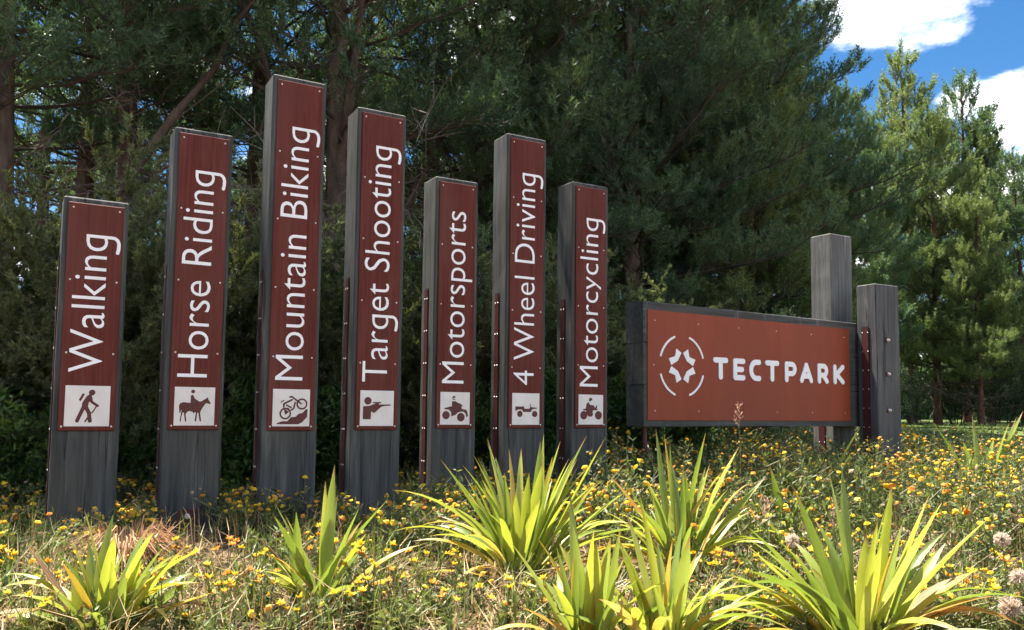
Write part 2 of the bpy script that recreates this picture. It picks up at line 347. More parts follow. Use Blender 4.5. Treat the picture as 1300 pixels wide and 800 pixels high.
M['flax_lime'] = flax_mat('flax_lime', [(.1, (.22, .27, .034)), (.4, (.32, .355, .045)), (.7, (.42, .43, .065)), (1, (.52, .50, .14))])
M['flax_yellow'] = flax_mat('flax_yellow', [(.1, (.30, .22, .03)), (.4, (.44, .31, .04)), (.7, (.50, .38, .08)), (1, (.55, .44, .2))], tr_tint=(1.05, 1, .7))
M['flax_orange'] = flax_mat('flax_orange', [(.1, (.26, .12, .025)), (.4, (.42, .21, .035)), (.7, (.47, .29, .08)), (1, (.5, .38, .2))], rough=.5, spec=.3, tr_tint=(1.05, 1, .8))
M['flax_brown'] = flax_mat('flax_brown', [(.1, (.07, .036, .022)), (.4, (.16, .09, .05)), (.7, (.30, .20, .11)), (1, (.46, .36, .24))], transl=.12, rough=.7, spec=.2, tr_tint=(1, 1, 1))
M['dry_grass'] = leaf_mat('dry_grass', [(.2, (.20, .12, .055)), (.5, (.33, .22, .10)), (.8, (.46, .34, .18)), (1, (.5, .4, .25))], transl=.25, rough=.6, tr_tint=(1, 1, .9), noise_scale=3)
M['tussock'] = leaf_mat('dry_tussock', [(.2, (.15, .065, .03)), (.5, (.27, .13, .06)), (.8, (.38, .21, .11)), (1, (.42, .28, .16))], transl=.15, rough=.6, tr_tint=(1, 1, .9), noise_scale=3)
M['green_grass'] = leaf_mat('green_grass', [(.2, (.06, .095, .022)), (.5, (.105, .15, .034)), (.8, (.17, .21, .05)), (1, (.26, .25, .09))], transl=.35, rough=.5, noise_scale=3)
M['puff'] = leaf_mat('seed_puff', [(.2, (.50, .38, .30)), (.6, (.66, .54, .44)), (1, (.74, .64, .55))], transl=.4, rough=.8, tr_tint=(1, 1, 1), noise_scale=8)
M['chip'] = plain_mat('bark_chip', (.035, .022, .016), (.16, .11, .08), rough=.95, scale=5)
M['plume'] = leaf_mat('grass_plume', [(.2, (.30, .16, .11)), (.6, (.46, .28, .20)), (1, (.55, .40, .30))], transl=.3, rough=.8, tr_tint=(1, 1, 1), noise_scale=8)

def ground_mat():
    mt, n, l = new_mat('ground_soil_and_grass')
    t = N(n, 'ShaderNodeTexCoord')
    vo = N(n, 'ShaderNodeTexVoronoi'); vo.inputs['Scale'].default_value = 26; l.new(t.outputs['Object'], vo.inputs['Vector'])
    nz = N(n, 'ShaderNodeTexNoise'); nz.inputs['Scale'].default_value = 14; nz.inputs['Detail'].default_value = 8; l.new(t.outputs['Object'], nz.inputs['Vector'])
    mul = ramp(n, [(.25, (.04, .027, .018)), (.5, (.11, .074, .048)), (.75, (.20, .145, .10))]); l.new(nz.outputs['Fac'], mul.inputs[0])
    ng = N(n, 'ShaderNodeTexNoise'); ng.inputs['Scale'].default_value = 1.3; ng.inputs['Detail'].default_value = 8; l.new(t.outputs['Object'], ng.inputs['Vector'])
    gr = ramp(n, [(.3, (.045, .065, .02)), (.55, (.085, .11, .032)), (.8, (.15, .15, .06))]); l.new(ng.outputs['Fac'], gr.inputs[0])
    sp = N(n, 'ShaderNodeSeparateXYZ'); l.new(t.outputs['Object'], sp.inputs[0])
    mr = N(n, 'ShaderNodeMapRange'); l.new(sp.outputs['Y'], mr.inputs[0]); mr.inputs[1].default_value = 9.5; mr.inputs[2].default_value = 12.5
    mx = N(n, 'ShaderNodeMixRGB'); l.new(mr.outputs[0], mx.inputs['Fac']); l.new(mul.outputs[0], mx.inputs['Color1']); l.new(gr.outputs[0], mx.inputs['Color2'])
    p = N(n, 'ShaderNodeBsdfPrincipled'); l.new(mx.outputs[0], p.inputs['Base Color']); p.inputs['Roughness'].default_value = .95; p.inputs['Specular IOR Level'].default_value = .15
    bp = N(n, 'ShaderNodeBump'); bp.inputs['Strength'].default_value = .8; bp.inputs['Distance'].default_value = .03; l.new(nz.outputs['Fac'], bp.inputs['Height']); l.new(bp.outputs[0], p.inputs['Normal'])
    o = N(n, 'ShaderNodeOutputMaterial'); l.new(p.outputs[0], o.inputs['Surface'])
    return mt
M['ground'] = ground_mat()

# ------------------------------------------------------------------ the ground, one sheet to the horizon
def build_ground():
    xs = np.concatenate([[-1500, -400, -120, -60, -35], np.linspace(-22, 32, 110), [45, 70, 130, 400, 1500]])
    ys = np.concatenate([[-600, -100, -20, -6], np.linspace(0, 40, 90), [46, 55, 75, 120, 300, 1500]])
    X, Y = np.meshgrid(xs, ys)
    Z = ground(X, Y)
    tb = TB(); nx = len(xs)
    i = np.arange(len(ys)-1)[:, None]*nx + np.arange(nx-1)[None]
    F = np.stack([i, i+1, i+nx+1, i+nx], -1).reshape(-1, 4)
    tb.add(np.stack([X, Y, Z], -1), F)
    o = link('ground', tb.mesh('ground', [M['ground']], smooth=True))
    tag(o, kind='structure')
build_ground()

# ------------------------------------------------------------------ flat shapes from signed distances (pictograms, letters)
def sd_circle(X, Y, c, r): return np.hypot(X-c[0], Y-c[1])-r
def sd_seg(X, Y, a, b, r):
    ax, ay = a; bx, by = b
    px, py = X-ax, Y-ay; dx_, dy_ = bx-ax, by-ay
    h = np.clip((px*dx_+py*dy_)/(dx_*dx_+dy_*dy_+1e-12), 0, 1)
    return np.hypot(px-dx_*h, py-dy_*h)-r
def sd_path(X, Y, pts, r):
    d = np.full(X.shape, 9.0)
    for a, b in zip(pts[:-1], pts[1:]): d = np.minimum(d, sd_seg(X, Y, a, b, r))
    return d
def sd_ring(X, Y, c, r, t): return np.abs(np.hypot(X-c[0], Y-c[1])-r)-t
def sd_poly(X, Y, v):
    v = [np.array(p, float) for p in v]; n = len(v)
    d = np.full(X.shape, 9.0); s = np.ones(X.shape)
    for i in range(n):
        j = (i-1) % n
        d = np.minimum(d, sd_seg(X, Y, v[i], v[j], 0.0))
        c1 = Y >= v[i][1]; c2 = Y < v[j][1]; c3 = (v[j][0]-v[i][0])*(Y-v[i][1]) > (v[j][1]-v[i][1])*(X-v[i][0])
        flip = (c1 & c2 & c3) | (~c1 & ~c2 & ~c3)
        s = np.where(flip, -s, s)
    return s*d
def shape_faces(fn, x0, x1, y0, y1, n):
    nx = n; ny = max(4, int(n*(y1-y0)/(x1-x0)))
    xs = np.linspace(x0, x1, nx+1); ys = np.linspace(y0, y1, ny+1)
    X, Y = np.meshgrid(xs, ys); D = fn(X, Y)
    V = []; F = []; idx = {}
    def vid(key, p):
        if key not in idx: idx[key] = len(V); V.append(p)
        return idx[key]
    inside = D < 0
    for j in range(ny):
        for i in range(nx):
            cs = [(i, j), (i+1, j), (i+1, j+1), (i, j+1)]
            ins = [inside[b, a] for a, b in cs]
            if not any(ins): continue
            poly = []
            for k in range(4):
                (a, b), (c, d) = cs[k], cs[(k+1) % 4]
                if ins[k]: poly.append(vid(('c', a, b), (xs[a], ys[b])))
                if ins[k] != ins[(k+1) % 4]:
                    d0, d1 = D[b, a], D[d, c]; t = d0/(d0-d1)
                    key = ('e',)+tuple(sorted([(a, b), (c, d)]))
                    poly.append(vid(key, (xs[a]+(xs[c]-xs[a])*t, ys[b]+(ys[d]-ys[b])*t)))
            if len(poly) >= 3: F.append(poly)
    return V, F
def flat_mesh(name, V, F, depth, mat):
    """shape in local x,z facing -y, front face at y=0 and sides going back by depth"""
    n = len(V)
    verts = [(x, 0, z) for x, z in V]
    faces = [tuple(f) for f in F]
    if depth:
        cnt = {}
        for f in F:
            for a, b in zip(f, f[1:]+f[:1]): cnt[(a, b)] = cnt.get((a, b), 0)+1
        verts += [(x, depth, z) for x, z in V]
        for (a, b) in list(cnt):
            if (b, a) not in cnt: faces.append((b, a, a+n, b+n))
    me = bpy.data.meshes.new(name); me.from_pydata(verts, [], faces); me.materials.append(mat); me.update()
    return me

def icon_shapes():
    """each pictogram in a unit square, measured in pixels of an enlarged view: box, then shapes"""
    S = {}
    def conv(box):
        x0, x1, y0, y1 = box
        return (lambda p: ((p[0]-x0)/(x1-x0), (y1-p[1])/(y1-y0))), (x1-x0), (y1-y0)
    def make(box, polys=(), segs=(), circ=(), rings=(), cut=()):
        T, w, h = conv(box)
        def fn(X, Y):
            d = np.full(X.shape, 9.0)
            for p in polys: d = np.minimum(d, sd_poly(X, Y, [T(q) for q in p]))
            for p, r in segs: d = np.minimum(d, sd_path(X, Y, [T(q) for q in p], r/h))
            for c, r in circ: d = np.minimum(d, sd_circle(X, Y, T(c), r/h))
            for c, r, t in rings: d = np.minimum(d, sd_ring(X, Y, T(c), r/h, t/h))
            for p, r in cut: d = np.maximum(d, -sd_path(X, Y, [T(q) for q in p], r/h))
            return d
        return fn
    S[1] = make((300, 890, 95, 608), polys=[[(615,203),(580,225),(525,310),(520,360),(540,395),(600,365),(612,300),(645,290),(655,255),(640,213)], [(527,190),(555,203),(505,292),(476,278)]],
                segs=[([(632,235),(648,300),(728,348)], 16), ([(545,365),(467,540)], 22), ([(575,365),(618,440),(634,540)], 23), ([(706,365),(658,438)], 8), ([(605,497),(572,548)], 9)], circ=[((648,180), 37)])
    S[2] = make((305, 825, 165, 655), polys=[[(375,505),(363,405),(380,372),(420,358),(510,368),(511,282),(525,260),(545,272),(562,310),(625,350),(650,345),(712,307),(735,288),(737,315),(775,373),(750,381),(735,369),(705,372),(665,432),(645,470),(638,490),(656,602),(637,602),(615,490),(602,490),(590,602),(570,602),(584,490),(570,480),(555,506),(540,480),(500,468),(472,480),(452,510),(467,605),(448,605),(432,510),(436,485),(415,490),(402,540),(396,605),(380,605),(390,530),(401,460),(394,455),(385,490)]], circ=[((538,222), 24)])
    S[3] = make((355, 832, 148, 608), polys=[[(412,580),(412,568),(480,545),(545,545),(590,495),(650,490),(690,450),(740,440),(775,400),(805,390),(800,490),(740,555),(690,582)], [(498,400),(532,408),(562,430),(515,468)]],
                rings=[((728,330), 60, 10), ((517,450), 62, 10)], segs=[([(570,246),(595,240),(718,326)], 10), ([(600,278),(495,330),(496,368)], 11), ([(457,310),(495,288)], 7), ([(530,345),(590,376)], 9), ([(640,310),(622,388),(594,406)], 10), ([(545,385),(560,393)], 8)])
    S[4] = make((378, 795, 162, 600), polys=[[(412,358),(490,352),(530,335),(568,325),(556,319),(530,318),(530,305),(638,303),(638,317),(600,322),(612,334),(756,331),(758,346),(680,351),(640,362),(550,440),(512,420),(510,517),(412,517)]], circ=[((470,290), 47)])
    S[5] = make((386, 758, 178, 590), polys=[[(530,295),(575,292),(600,310),(640,325),(667,350),(650,365),(655,390),(715,400),(732,440),(735,480),(715,495),(705,450),(680,425),(640,425),(600,440),(580,465),(525,485),(520,430),(490,400),(440,398),(432,378),(465,375),(500,362),(530,360)]], circ=[((457,470), 52), ((645,495), 54), ((556,252), 25)], cut=[([(552,258),(600,250)], 7)])
    S[6] = make((392, 740, 195, 590), polys=[[(430,362),(540,362),(546,390),(608,390),(622,362),(611,322),(620,322),(633,370),(705,374),(705,389),(650,392),(625,430),(532,430),(512,400),(462,400),(442,415),(430,415)]], circ=[((487,455), 39), ((678,455), 39)])
    S[7] = make((380, 692, 160, 540), polys=[[(425,350),(470,335),(475,280),(500,253),(522,290),(570,295),(585,330),(602,298),(616,298),(607,340),(628,347),(595,362),(575,352),(556,370),(560,420),(540,440),(500,438),(480,400),(470,362),(440,360)]], circ=[((443,422), 54), ((630,422), 54), ((530,226), 27)], cut=[([(535,245),(560,240)], 9)])
    return S
ICONS = icon_shapes()

# ------------------------------------------------------------------ lettering with the built-in font
def text_faces(body):
    cu = bpy.data.curves.new('lettering_curve', 'FONT'); cu.body = body; cu.size = 1; cu.resolution_u = 4; cu.offset = -.007
    o = bpy.data.objects.new('lettering_curve', cu); C.objects.link(o)
    bpy.context.view_layer.update()
    dg = bpy.context.evaluated_depsgraph_get()
    me = bpy.data.meshes.new_from_object(o.evaluated_get(dg))
    V = [(v.co.x, v.co.y) for v in me.vertices]; F = [list(p.vertices) for p in me.polygons]
    bpy.data.objects.remove(o); bpy.data.curves.remove(cu); bpy.data.meshes.remove(me)
    return V, F
def sign_text(txt):
    """the lettering has a one-storey g: a q whose tail is shortened and ends in a hook"""
    body = txt.replace('g', 'q')
    V, F = text_faces(body)
    if 'g' not in txt: return V, F
    qV, _ = text_faces('q')
    yd = min(v[1] for v in qV); qr = max(v[0] for v in qV)
    sw = qr-min(v[0] for v in qV if v[1] < yd+.01)
    ql = min(v[0] for v in qV)
    ycut = yd+.115
    V = [(x, max(y, ycut)) if y < yd+.02 else (x, y) for x, y in V]
    for i, ch in enumerate(txt):
        if ch != 'g': continue
        xr = max(v[0] for v in text_faces(body[:i+1])[0]); xs_ = xr-sw/2
        rx, ry = .17, .125
        pts = [(xs_, ycut+.05), (xs_, ycut)]+[(xs_-rx+rx*math.cos(math.radians(t)), ycut+ry*math.sin(math.radians(t))) for t in range(-10, -95, -10)]
        pts += [(xs_-rx-.10, ycut-ry+.004), (xs_-rx-.19, ycut-ry+.022)]
        fn = lambda X, Y: np.maximum(sd_path(X, Y, pts, sw/2), Y-ycut)
        hV, hF = shape_faces(fn, xs_-.45, xs_+.06, ycut-.22, ycut+.02, 44)
        n0 = len(V); V = list(V)+[tuple(p) for p in hV]; F = F+[[q+n0 for q in f] for f in hF]
    return V, F
def split_words(V, F, txt):
    nw = len(txt.split())
    if nw == 1: return [(V, F)]
    # the widest gaps along the reading direction (local z) separate the words
    iv = sorted((min(V[i][1] for i in f), max(V[i][1] for i in f)) for f in F)
    gaps = []; end = iv[0][1]
    for a, b in iv[1:]:
        if a > end: gaps.append((a-end, (a+end)/2))
        end = max(end, b)
    cuts = sorted(c for _, c in sorted(gaps)[-(nw-1):])
    out = []
    for k in range(nw):
        lo = cuts[k-1] if k else -1e9; hi = cuts[k] if k < nw-1 else 1e9
        fs = [f for f in F if lo < sum(V[i][1] for i in f)/len(f) < hi]
        ids = sorted({i for f in fs for i in f}); mp = {i: j for j, i in enumerate(ids)}
        out.append(([V[i] for i in ids], [[mp[i] for i in f] for f in fs]))
    return out
_hV, _ = text_faces('H')
CAP = max(v[1] for v in _hV)-min(v[1] for v in _hV)

# ------------------------------------------------------------------ timber post
def timber_mesh(name, w, d, z0, z1, mat, seed, bev=.009, parts_z=(), top_tilt=0.0):
    """squared timber with worn arrises, slight bow and a separate end grain on top"""
    rr = random.Random(seed)
    hw, hd = w/2, d/2
    prof = []
    for (sx, sy) in ((-1,-1),(1,-1),(1,1),(-1,1)):
        a = (sx*hw, sy*(hd-bev)); b = (sx*(hw-bev), sy*hd)
        prof += [a, b] if sx*sy > 0 else [b, a]
    zs = list(np.linspace(z0, z1-bev, 20))
    bow = [(rr.uniform(-.004, .004), rr.uniform(-.003, .003)) for _ in range(2)]
    tb = TB(); V = []
    for z in zs:
        f_ = math.sin((z-z0)/(z1-z0)*3.1); jw = rr.uniform(-.0012, .0012)
        for (x, y) in prof: V.append((x+bow[0][0]*f_+jw+rr.uniform(-.0016, .0016), y+rr.uniform(-.0008, .0008), z))
    for (x, y) in prof: V.append((x*(1-bev/hw), y*(1-bev/hd), z1+top_tilt*x))
    n = 8; rows = len(zs)+1
    F = [(r*n+k, r*n+(k+1) % n, (r+1)*n+(k+1) % n, (r+1)*n+k) for r in range(rows-1) for k in range(n)]
    tb.add(V, F, 0)
    top = V[-n:]; c = np.mean(top, 0)
    tb.add([tuple(c)]+list(top), [(0, 1+k, 1+(k+1) % n) for k in range(n)], 1)
    return tb.mesh(name, [mat, M['end_grain']])

def screw_mesh():
    tb = TB(); n = 8
    th = np.arange(n)*2*np.pi/n
    ring = np.stack([np.cos(th)*.0068, np.zeros(n), np.sin(th)*.0068], -1)
    ring2 = np.stack([np.cos(th)*.0045, np.full(n, -.0032), np.sin(th)*.0045], -1)
    tb.add(np.vstack([ring, ring2]), [(k, (k+1) % n, n+(k+1) % n, n+k) for k in range(n)])
    tb.add(np.vstack([ring2, [[0, -.0042, 0]]]), [(k, (k+1) % n, n) for k in range(n)])
    return tb.mesh('screw', [M['screw']])
SCREW = screw_mesh()
def bolt_mesh(name, r, mat):
    tb = TB()
    tb.tube([(0, .002, 0), (0, -.006, 0)], r*1.35, 16, 1)
    tb.tube([(0, -.006, 0), (0, -.020, 0), (0, -.026, 0)], [r*.8, r*.8, r*.5], 6, 0)
    tb.tube([(0, -.02, 0), (0, -.036, 0)], r*.42, 8, 0)
    return tb.mesh(name, [mat, M['strip']])
BOLT = bolt_mesh('bolt', .026, M['bolt'])

def strip_mesh(z0, z1, wid):
    """steel flat let into the left face; local x is outwards -x"""
    tb = TB()
    tb.box(-.0055, .002, -wid/2, wid/2, z0, z1, 0)
    return tb.mesh('steel_strip', [M['strip']])
def slot_shade_mesh(z0, z1, wid):
    tb = TB(); tb.box(-.0025, .001, -wid/2-.009, wid/2+.009, z0, z1+.012, 0)  # raised strip behind the steel, no recess: slot shade put into its colour
    return tb.mesh('slot_shade', [M['slot_shade']])

W, D, YAW, MARG, MTOP, ISZ, IOFF = .40, .2513, .5186, .0315, .0396, .2684, .0293
POSTS = [  # x, y of the front left corner, top, panel bottom (above the lens), yaw, text, text start, text end
    (-2.9910, 5.5232, 1.3920, -.1680, .0124, 'Walking', .218, 1.144, 'walking', 'shortest post, at the left end of the row'),
    (-2.4025, 5.8469, 1.9795, -.1622, -.0052, 'Horse Riding', .205, 1.681, 'horse rider', ''),
    (-1.7762, 6.0446, 2.4521, -.1651, -.0043, 'Mountain Biking', .197, 2.073, 'mountain bike', ''),
    (-1.2061, 6.3609, 2.3265, -.1619, -.0026, 'Target Shooting', .202, 2.037, 'rifle shooter', ''),
    (-.6485, 6.9142, 1.9411, -.1555, -.0014, 'Motorsports', .214, 1.662, 'quad bike', ''),
    (-.0594, 7.1321, 2.3892, -.1536, -.0033, '4 Wheel Driving', .214, 2.055, 'jeep', ''),
    (.5352, 7.5470, 2.0852, -.1525, .0044, 'Motorcycling', .218, 1.760, 'motorcycle', ''),
]
POST_LABELS = [
    'shortest grey timber post with dark red panel reading Walking and a hiker pictogram',
    'grey timber post with dark red panel reading Horse Riding and a rider pictogram',
    'tallest grey timber post with dark red panel reading Mountain Biking and a bicycle pictogram',
    'grey timber post with dark red panel reading Target Shooting and a rifle shooter pictogram',
    'grey timber post with dark red panel reading Motorsports and a quad bike pictogram',
    'grey timber post with dark red panel reading 4 Wheel Driving and a jeep pictogram',
    'grey timber post with dark red panel reading Motorcycling and a motorcycle pictogram',
]
for k, (px, py, zt, zp, dyaw, txt, t0, t1, pic, _) in enumerate(POSTS):
    a = YAW+dyaw
    ax = Vector((math.cos(a), math.sin(a), 0)); bk = Vector((-math.sin(a), math.cos(a), 0))
    ctr = Vector((px, py, 0)) + ax*(W/2) + bk*(D/2)
    g0 = float(ground(ctr.x, ctr.y))
    e = empty('sign_post', (ctr.x, ctr.y, g0), a)
    tag(e, POST_LABELS[k], 'sign post', 'row of timber activity posts')
    Z = lambda z: z+CAM_H-g0                      # heights measured from the lens to local heights
    link('timber', timber_mesh('timber', W, D, -.4, Z(zt), M['timber'], 30+k), e)
    yf = -D/2
    # panel: a board 16 mm proud of the timber
    pt, pb = Z(zt-MTOP), Z(zp)
    hw = W/2-MARG
    tb = TB(); b = .004
    V = [(-hw, .001, pb), (hw, .001, pb), (hw, .001, pt), (-hw, .001, pt), (-hw, -.012, pb), (hw, -.012, pb), (hw, -.012, pt), (-hw, -.012, pt),
         (-hw+b, -.016, pb+b), (hw-b, -.016, pb+b), (hw-b, -.016, pt-b), (-hw+b, -.016, pt-b)]
    Fq = [(8, 9, 10, 11)]
    for q in range(4):
        r = (q+1) % 4
        Fq += [(q, r, 4+r, 4+q), (4+q, 4+r, 8+r, 8+q)]
    tb.add(V, Fq)
    panel = link('panel', tb.mesh('panel', [M['panel']]), e, (0, yf, 0))
    ysurf = -.016
    # lettering, reading upwards
    Vt, Ft = sign_text(txt)
    xs = [v[0] for v in Vt]; x0, x1 = min(xs), max(xs)
    sx = (t1-t0)/(x1-x0); sy = .197/CAP
    base_u = .276-W/2
    V2 = [(base_u-v[1]*sy, Z(t0)+(v[0]-x0)*sx) for v in Vt]
    for wv, wf in split_words(V2, Ft, txt):      # one piece of lettering for each word
        link('lettering', flat_mesh('lettering', wv, wf, .0, M['white']), panel, (0, ysurf-.0025, 0))
    # screws down both edges
    rows = max(4, int(round((pt-pb)/.50))+1)
    for r in range(rows):
        z = pb+.028 + (pt-pb-.062)*r/(rows-1)
        for s in (-1, 1):
            link('screw', SCREW, panel, (s*(hw-.028 if r else ISZ/2+.014), ysurf, z))
    # pictogram plate
    zi = Z(zp+IOFF); h = ISZ/2
    tb = TB(); tb.box(-h, h, -.004, 0, zi, zi+ISZ)
    plate = link('pictogram_plate', tb.mesh('pictogram_plate', [M['white_plate']]), e, (0, yf+ysurf, 0))
    Vi, Fi = shape_faces(ICONS[k+1], 0, 1, 0, 1, 64)
    Vi = [(-h+x*ISZ, zi+z*ISZ) for x, z in Vi]
    link('pictogram', flat_mesh('pictogram', Vi, Fi, 0, M['pictogram']), plate, (0, -.0065, 0))
    # oxide red steel flat let into the left face
    st = link('steel_strip', strip_mesh(-.3, Z(1.0), .062), e, (-W/2-.003, .018, 0))
    link('slot_shade', slot_shade_mesh(-.3, Z(1.0), .062), st, (.002, 0, 0))
    for r in range(6):
        zz_ = Z(1.0)-.08-r*.27
        if zz_ > .05:
            for s in (-1, 1):
                sc = link('screw', SCREW, st, (-.0055, s*.022, zz_)); sc.rotation_euler = (0, 0, -math.pi/2)
    if k == 1:   # bolted plate at the foot of the horse riding post
        tb = TB(); tb.box(-.063, .063, -.008, .001, -.25, Z(-.715))
        pl = link('base_plate', tb.mesh('base_plate', [M['strip']]), e, (-.02, yf, 0))
        link('bolt', BOLT, pl, (0, -.008, Z(-.760)))

# ------------------------------------------------------------------ the wide name board with its two carrying posts
SX, SY, SA, SL, STH = 1.2466, 7.976, .5777, 3.62, .2476
szt, szb = 1.0514+CAM_H, -.1451+CAM_H
ax = Vector((math.cos(SA), math.sin(SA), 0)); bk = Vector((-math.sin(SA), math.cos(SA), 0))
foot = Vector((SX, SY, 0)) + ax*.16 + bk*.12
gz = float(ground(foot.x, foot.y))
board = empty('name_board', (SX, SY, gz), SA)
tag(board, 'wide grey timber board with rust red panel reading TECTPARK and a star logo', 'sign board')
ZB = lambda z: z-gz
tb = TB()
hh = (szt-szb)
nb = 3
for q in range(nb):         # three sleepers stacked on edge make the board
    z0 = szb+hh*q/nb+(.0025 if q else 0); z1 = szb+hh*(q+1)/nb
    rr = random.Random(70+q)
    t = TB()
    x0, x1 = rr.uniform(-.004, .004), SL
    b = .007
    prof = [(0+b, z0), (STH-b, z0), (STH, z0+b), (STH, z1-b), (STH-b, z1), (b, z1), (0, z1-b), (0, z0+b)]
    xs = np.linspace(x0, x1, 9); V = []
    for x in xs:
        for (yy, z) in prof: V.append((x, yy+rr.uniform(-.001, .001), ZB(z)+rr.uniform(-.001, .001)))
    F = [(r*8+j, (r+1)*8+j, (r+1)*8+(j+1) % 8, r*8+(j+1) % 8) for r in range(8) for j in range(8)]
    t.add(V, F)
    for e_, sg in ((0, 1), (8, -1)):
        c = np.mean(V[e_*8:e_*8+8], 0)
        t.add([tuple(c)]+V[e_*8:e_*8+8], [((0, 1+j, 1+(j+1) % 8) if sg > 0 else (0, 1+(j+1) % 8, 1+j)) for j in range(8)])
    link('sleeper', t.mesh('sleeper', [M['timber_lying'] if 'timber_lying' in M else M['timber']]), board)
pu0, pu1, pz0, pz1 = .0453, 3.135, -.0832+CAM_H, .9712+CAM_H
tb = TB(); tb.box(pu0, pu1, -.010, .001, ZB(pz0), ZB(pz1))
sp = link('panel', tb.mesh('panel', [M['panel_rust']]), board)
for i in range(6):
    for j in (0, 1):
        link('screw', SCREW, sp, (pu0+.09+(pu1-pu0-.18)*i/5, -.010, ZB(pz0+.09 if j == 0 else pz1-.10)))
link('screw', SCREW, sp, (pu0+.075, -.010, ZB(.5*(pz0+pz1))))
zl0, zl1 = .329, .553
def letter_sdf(ch, u0, u1):
    r = .0275; a, b = u0+r, u1-r; lo, hi = zl0+r, zl1-r; mid = (lo+hi)/2; cx = (u0+u1)/2; w = b-a
    def pth(pts): return lambda X, Y: sd_path(X, Y, pts, r)
    arc = lambda c, rx, rz, t0, t1: [(c[0]+rx*math.cos(math.radians(t)), c[1]+rz*math.sin(math.radians(t))) for t in np.linspace(t0, t1, 14)]
    if ch == 'T': P = [[(a, hi), (b, hi)], [(cx, hi), (cx, lo)]]
    if ch == 'E': P = [[(b, hi), (a, hi), (a, lo), (b, lo)], [(a, mid), (b-.02, mid)]]
    if ch == 'C':
        rx = w*.62; rz = (hi-lo)/2
        P = [[(b, hi)]+arc((a+rx, mid), rx, rz, 92, 268)+[(b, lo)]]
    if ch == 'P':
        rz = (hi-lo)*.30
        P = [[(a, lo), (a, hi), (b-rz, hi)]+arc((b-rz, hi-rz), rz, rz, 88, -88)+[(a, hi-2*rz)]]
    if ch == 'R':
        rz = (hi-lo)*.30
        P = [[(a, lo), (a, hi), (b-rz-.006, hi)]+arc((b-rz-.006, hi-rz), rz, rz, 88, -88)+[(a, hi-2*rz)], [(cx, hi-2*rz), (b, lo)]]
    if ch == 'A': P = [[(a, lo), (cx, hi), (b, lo)], [(a+.04, lo+.048), (b-.04, lo+.048)]]
    if ch == 'K': P = [[(a, lo), (a, hi)], [(b, hi), (a+.03, mid), (b, lo)]]
    fs = [pth(p) for p in P]
    return lambda X, Y: np.minimum.reduce([f(X, Y) for f in fs])
for ch, u0, u1 in (('T', .915, 1.125), ('E', 1.203, 1.379), ('C', 1.443, 1.620), ('T', 1.690, 1.906), ('P', 2.001, 2.190), ('A', 2.250, 2.465), ('R', 2.551, 2.738), ('K', 2.828, 3.025)):
    Vl, Fl = shape_faces(letter_sdf(ch, u0, u1), u0-.01, u1+.01, zl0-.01, zl1+.01, 44)
    Vl = [(x, ZB(z+CAM_H)) for x, z in Vl]
    link('letter', flat_mesh('letter', Vl, Fl, .011, M['white']), sp, (0, -.022, 0))
lc = (.490, .446)
def arc_fn(s0, s1):
    pts = [(lc[0]+.297*math.cos(math.radians(t)), lc[1]+.297*math.sin(math.radians(t))) for t in np.linspace(s0, s1, 20)]
    return lambda X, Y: sd_path(X, Y, pts, .0105)
for s0, s1 in ((110, 162), (18, 70), (198, 250), (290, 342)):
    Vl, Fl = shape_faces(arc_fn(s0, s1), lc[0]-.33, lc[0]+.33, lc[1]-.33, lc[1]+.33, 90)
    link('logo_arc', flat_mesh('logo_arc', [(x, ZB(z+CAM_H)) for x, z in Vl], Fl, .006, M['white']), sp, (0, -.017, 0))
chev = [(-.078, .166), (-.013, .129), (-.061, .050), (-.145, .006), (-.177, .068), (-.095, .092)]
for sx_, sz_ in ((1, 1), (-1, 1), (1, -1), (-1, -1)):
    pts = [(lc[0]+sx_*p[0], lc[1]+sz_*p[1]) for p in chev]
    if sx_*sz_ > 0: pts = pts[::-1]
    link('logo_chevron', flat_mesh('logo_chevron', [(x, ZB(z+CAM_H)) for x, z in pts], [list(range(6))], .006, M['white']), sp, (0, -.017, 0))
for f in []: pass
# thin red steel leg under the left end
tb = TB(); tb.tube([(.10, .10, -.3), (.10, .10, ZB(szb)+.01)], .026, 10)
link('leg', tb.mesh('leg', [M['strip']]), board)

def side_post(name_label, x, y, a, w, d, zt, seed, strip, bolts=(), mat='timber_pale'):
    ax = Vector((math.cos(a), math.sin(a), 0)); bk = Vector((-math.sin(a), math.cos(a), 0))
    ctr = Vector((x, y, 0)) + ax*(w/2) + bk*(d/2)
    g0 = float(ground(ctr.x, ctr.y))
    e = empty('timber_post', (ctr.x, ctr.y, g0), a)
    tag(e, name_label, 'post', 'posts carrying the name board')
    link('timber', timber_mesh('timber', w, d, -.4, zt+CAM_H-g0, M[mat], seed), e)
    st = link('steel_strip', strip_mesh(-.3, strip+CAM_H-g0, .082), e, (-w/2-.003, .015, 0))
    link('slot_shade', slot_shade_mesh(-.3, strip+CAM_H-g0, .082), st, (.002, 0, 0))
    for r in range(7):
        z = strip+CAM_H-g0-.06-r*.215
        if z > .05:
            for s in (-1, 1):
                sc = link('screw', SCREW, st, (-.0055, s*.036, z)); sc.rotation_euler = (0, 0, -math.pi/2)
    for (u, z) in bolts:
        link('bolt', BOLT, e, (u-w/2, -d/2, z+CAM_H-g0))
    return e
side_post('taller bare grey timber post rising behind the right end of the rust red board', 3.7755+.012, 9.9181+.03, SA-.05, .3861, .2979, 2.1496, 51, .15)
side_post('shorter grey timber post with three bolts at the right end of the rust red board', 4.1145, 9.4944, .5178, .4074, .255, 1.4798, 52, .985, [(.184, .84), (.184, .454), (.184, .043)], mat='timber_mid')

